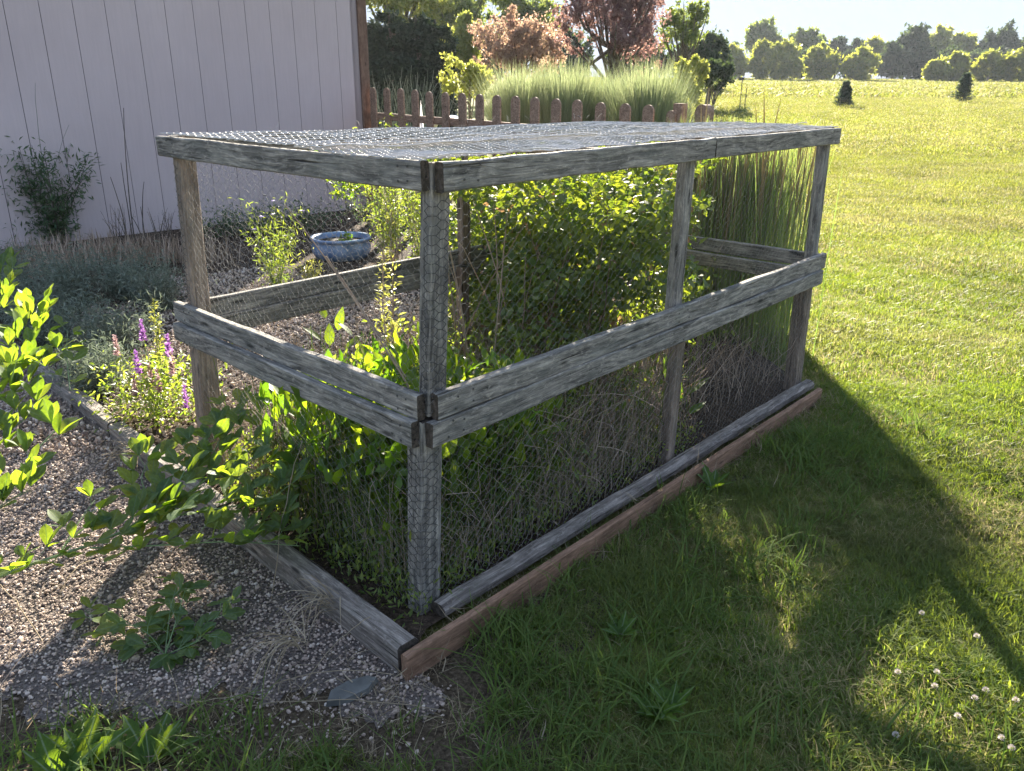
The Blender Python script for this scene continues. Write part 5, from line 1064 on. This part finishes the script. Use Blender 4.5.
# hedge of columnar evergreens
for i, (xc, yt, d) in enumerate(((365, 20, 24.5), (392, 17, 24), (418, 20, 24), (436, 24, 24.3))):
    b = atd(xc, 90, d); zt_ = atd(xc, yt, d)[2]; z0 = float(gz(b[0], d)); H_ = zt_-z0
    tree('arborvitae', ['dark columnar evergreen partly behind the shed corner', 'tallest dark columnar evergreen in the hedge', 'dark columnar evergreen third in the hedge', 'dark columnar evergreen at the right end of the hedge'][i], 'evergreen', b[0], d, H_, [(0, 0, H_*f, .62-.16*f**3, .62-.16*f**3, H_*.15) for f in (.10, .2, .3, .4, .5, .6, .7, .8, .88)], .14, 15000, 'arbor', .1, .8, 1.0, 4, 'evergreens of the dark hedge', fill=.9, sp=.6)
# dead twiggy shrub before the hedge
b = atd(402, 90, 17); b[2] = float(gz(b[0], 17)); o = thing('dead_shrub', 'grey leafless twiggy shrub behind the left end of the picket fence', 'shrub', b)
n = 240; bb = b[None]+rng.normal(0, 1, (n, 3))*np.array([.45, .3, 0]); P = grow(bb, rng.uniform(.7, 1.75, n), rng.uniform(.1, .7, n), rng.uniform(0, 6.28, n), 8, 1.1, .03); g = Geo(); g.add(*tubes(P, np.linspace(.010, .003, 8)[None], 3), rep(rng.uniform(0, 1, n), 24)); g.build('twigs', M['lavender'], o, 'stuff')
# white domed planter cloche behind the fence
b = atd(450, 110, 12.6); b[2] = float(gz(b[0], 12.6)); o = thing('garden_cover', 'low white rounded garden cover seen between the pickets', 'garden cover', b)
na_ = 12; hoop = []
for yy in np.linspace(-.35, .35, 5):
    hoop += [(.48*math.cos(a)*1.0, yy, 1.15*math.sin(a)**.8) for a in np.linspace(.0, math.pi, na_)]
V_ = np.array(hoop)+b; F_ = np.array([(i*na_+j, i*na_+j+1, (i+1)*na_+j+1, (i+1)*na_+j) for i in range(4) for j in range(na_-1)])
g = Geo()
for i in range(5): g.add(*tubes(V_[i*na_:(i+1)*na_][None], .022, 5))
g.build('hoop', M['white'], o)
g = Geo(); g.add(V_[:5*na_], F_[[i for i in range(len(F_)) if (i % (na_-1)) in (3, 4, 5, 6, 7)]]); g.build('cover', M['white'], o)
b = atd(421, 110, 12.2); b[2] = float(gz(b[0], 12.2)); o = thing('obelisk', 'small pale pointed garden obelisk between two pickets', 'garden ornament', b)
g = Geo(); g.add(np.array([(-.1, -.1, 0), (.1, -.1, 0), (.1, .1, 0), (-.1, .1, 0), (0, 0, 1.40)])+b, np.array([(0, 1, 4), (1, 2, 4), (2, 3, 4), (3, 0, 4)])); g.build('body', M['white'], o)
# silver grass clumps
for (xc, yt, hw, d, lab) in ((522, 56, 44, 12.6, 'left large clump of airy silver grass behind the fence'), (566, 54, 42, 12.2, 'middle clump of silver grass behind the fence'), (650, 52, 46, 11.4, 'right large clump of silver grass behind the fence'), (606, 66, 34, 12.3, 'lowest clump of silver grass filling the dip behind the fence')):
    b = atd(xc, 90, d); b[2] = float(gz(b[0], d)); H_ = atd(xc, yt, d)[2]-b[2]; w_ = hw/850*d; o = thing('silver_grass', lab, 'ornamental grass', b, 'silver grass clumps behind the fence')
    n = 7500; a = rng.uniform(0, 6.28, n); bb = b[None]+np.column_stack([np.cos(a), np.sin(a), 0*a])*w_*.6*np.sqrt(rng.uniform(0, 1, n))[:, None]; h = H_*rng.uniform(.35, 1.0, n)**.6*rng.uniform(.85, 1.12, n); az = np.where(rng.uniform(0, 1, n) < .7, a, rng.uniform(0, 6.28, n))
    P = grow(bb, h, w_*np.abs(rng.normal(.25, .38, n)), az, 7, 2.1, .006, .10); g = Geo(); sdv = np.column_stack([-np.sin(az), np.cos(az), 0*az]); g.add(*ribbons(P, np.array([.007, .007, .007, .006, .005, .0045, .001])[None], sdv), rep(rng.uniform(0, 1, n), 14)); g.build('blades', M['misc'], o, 'stuff')
# low greens behind the fence
for i, px in enumerate((500, 545, 590, 640, 672)):
    b = atd(px, 120, 9.6-.25*i); b[2] = 0; cloud_plant('low_greens', ['low bright greens behind the fence below the left silver grass', 'low bright greens behind the fence left of centre', 'low bright greens behind the fence at the centre', 'low bright greens behind the fence right of centre', 'low bright greens near the fence end post'][i], 'plant', b, .5, .3, .95, 500, .07, M['weed'], M['weed'], 20, .4, group=None)
# spruces
def spruce(px, py_base, d, hpx, label):
    b = atd(px, py_base, d); x = b[0]; z0 = float(gz(x, d)); H_ = hpx/850*d; r = thing('spruce', label, 'spruce', (x, d, z0), 'young spruces on the lawn'); base = np.array([x, d, z0])
    g = Geo(); g.add(*tubes(np.stack([base, base+[0, 0, H_*.5], base+[0, 0, H_]])[None], np.array([[.04, .03, .008]]), 5)); g.build('trunk', M['bark'], r)
    g = Geo(); gb = Geo(); nb = 150; f = rng.uniform(.06, .97, nb); az = rng.uniform(0, 6.28, nb); L_ = H_*(.36*(1-f)**.85*rng.uniform(.65, 1.2, nb)+.06*rng.uniform(0, 1, nb))
    P = np.zeros((nb, 4, 3)); tt = np.linspace(0, 1, 4)
    for j, t_ in enumerate(tt): P[:, j] = base+np.column_stack([np.cos(az)*L_*t_, np.sin(az)*L_*t_, H_*f+L_*(.35*t_-.1*t_**2)])
    gb.add(*tubes(P, .012, 3)); gb.build('limbs', M['bark'], r)
    nl = 9000; i = rng.integers(0, nb, nl); t_ = rng.uniform(.1, 1, nl)*3; a0 = np.minimum(t_.astype(int), 2); fr = (t_-a0)[:, None]; p = P[i, a0]*(1-fr)+P[i, a0+1]*fr
    leaves(g, p, .13*rng.uniform(.6, 1.2, nl), True, yaw=az[i]-math.pi/2+rng.normal(0, .7, nl), pitch=rng.normal(.2, .5, nl), wid=.45); g.build('crown', M['spruce'], r, 'stuff')
spruce(843.5, 106, 41.5, 25, 'small spruce on the lawn, left of the two'); spruce(962, 101, 47.8, 28, 'small spruce on the lawn, right of the two')
# poles in the lawn
for px, yt, yb, d, lab, top in ((740, 80, 104, 36, 'thin dark pole with a small feeder on top in the lawn', True), (745, 88, 104, 36.2, 'bare thin pole beside the feeder pole', False)):
    b = atd(px, yb, d); x = b[0]; z0 = float(gz(x, d)); zt_ = atd(px, yt, d)[2]; o = thing('garden_pole', lab, 'pole', (x, d, z0)); g = Geo(); g.add(*tubes(np.array([[(x, d, z0), (x, d, zt_)]]), .018, 5)); g.build('pole', M['bird'], o)
    if top:
        g = Geo(); box_geo(g, (x-.05, d, zt_+.03), (.09, .09, .045)); box_geo(g, (x-.05, d, zt_+.09), (.12, .12, .012)); g.build('feeder', M['bird'], o)
b = atd(741, 108, 36); cloud_plant('tuft', 'dark grass tuft at the foot of the two poles', 'grass tuft', (b[0], 36, float(gz(b[0], 36))), .5, .3, .26, 700, .12, M['shrub'], M['shrub'], 30, .3)

# ================================================================== AIR
hz = bpy.data.meshes.new('haze'); hx0, hx1, hy0, hy1, hz0, hz1 = -190, 250, -14, 200, -1.2, 26
hz.from_pydata([(x_, y_, z_) for x_ in (hx0, hx1) for y_ in (hy0, hy1) for z_ in (hz0, hz1)], [], [(0, 1, 3, 2), (4, 6, 7, 5), (0, 4, 5, 1), (2, 3, 7, 6), (0, 2, 6, 4), (1, 5, 7, 3)])
ho = link('haze', hz, None, 'stuff'); ho['label'] = 'thin pale haze in the air over the lawn and far trees'; ho['category'] = 'haze'
hm_, hn, hout = new_mat('thin_haze'); pv = hn.nodes.new('ShaderNodeVolumePrincipled'); pv.inputs['Color'].default_value = (.80, .88, 1, 1); pv.inputs['Density'].default_value = .00022; pv.inputs['Anisotropy'].default_value = .35
hn.links.new(pv.outputs[0], hout.inputs['Volume']); hz.materials.append(hm_)
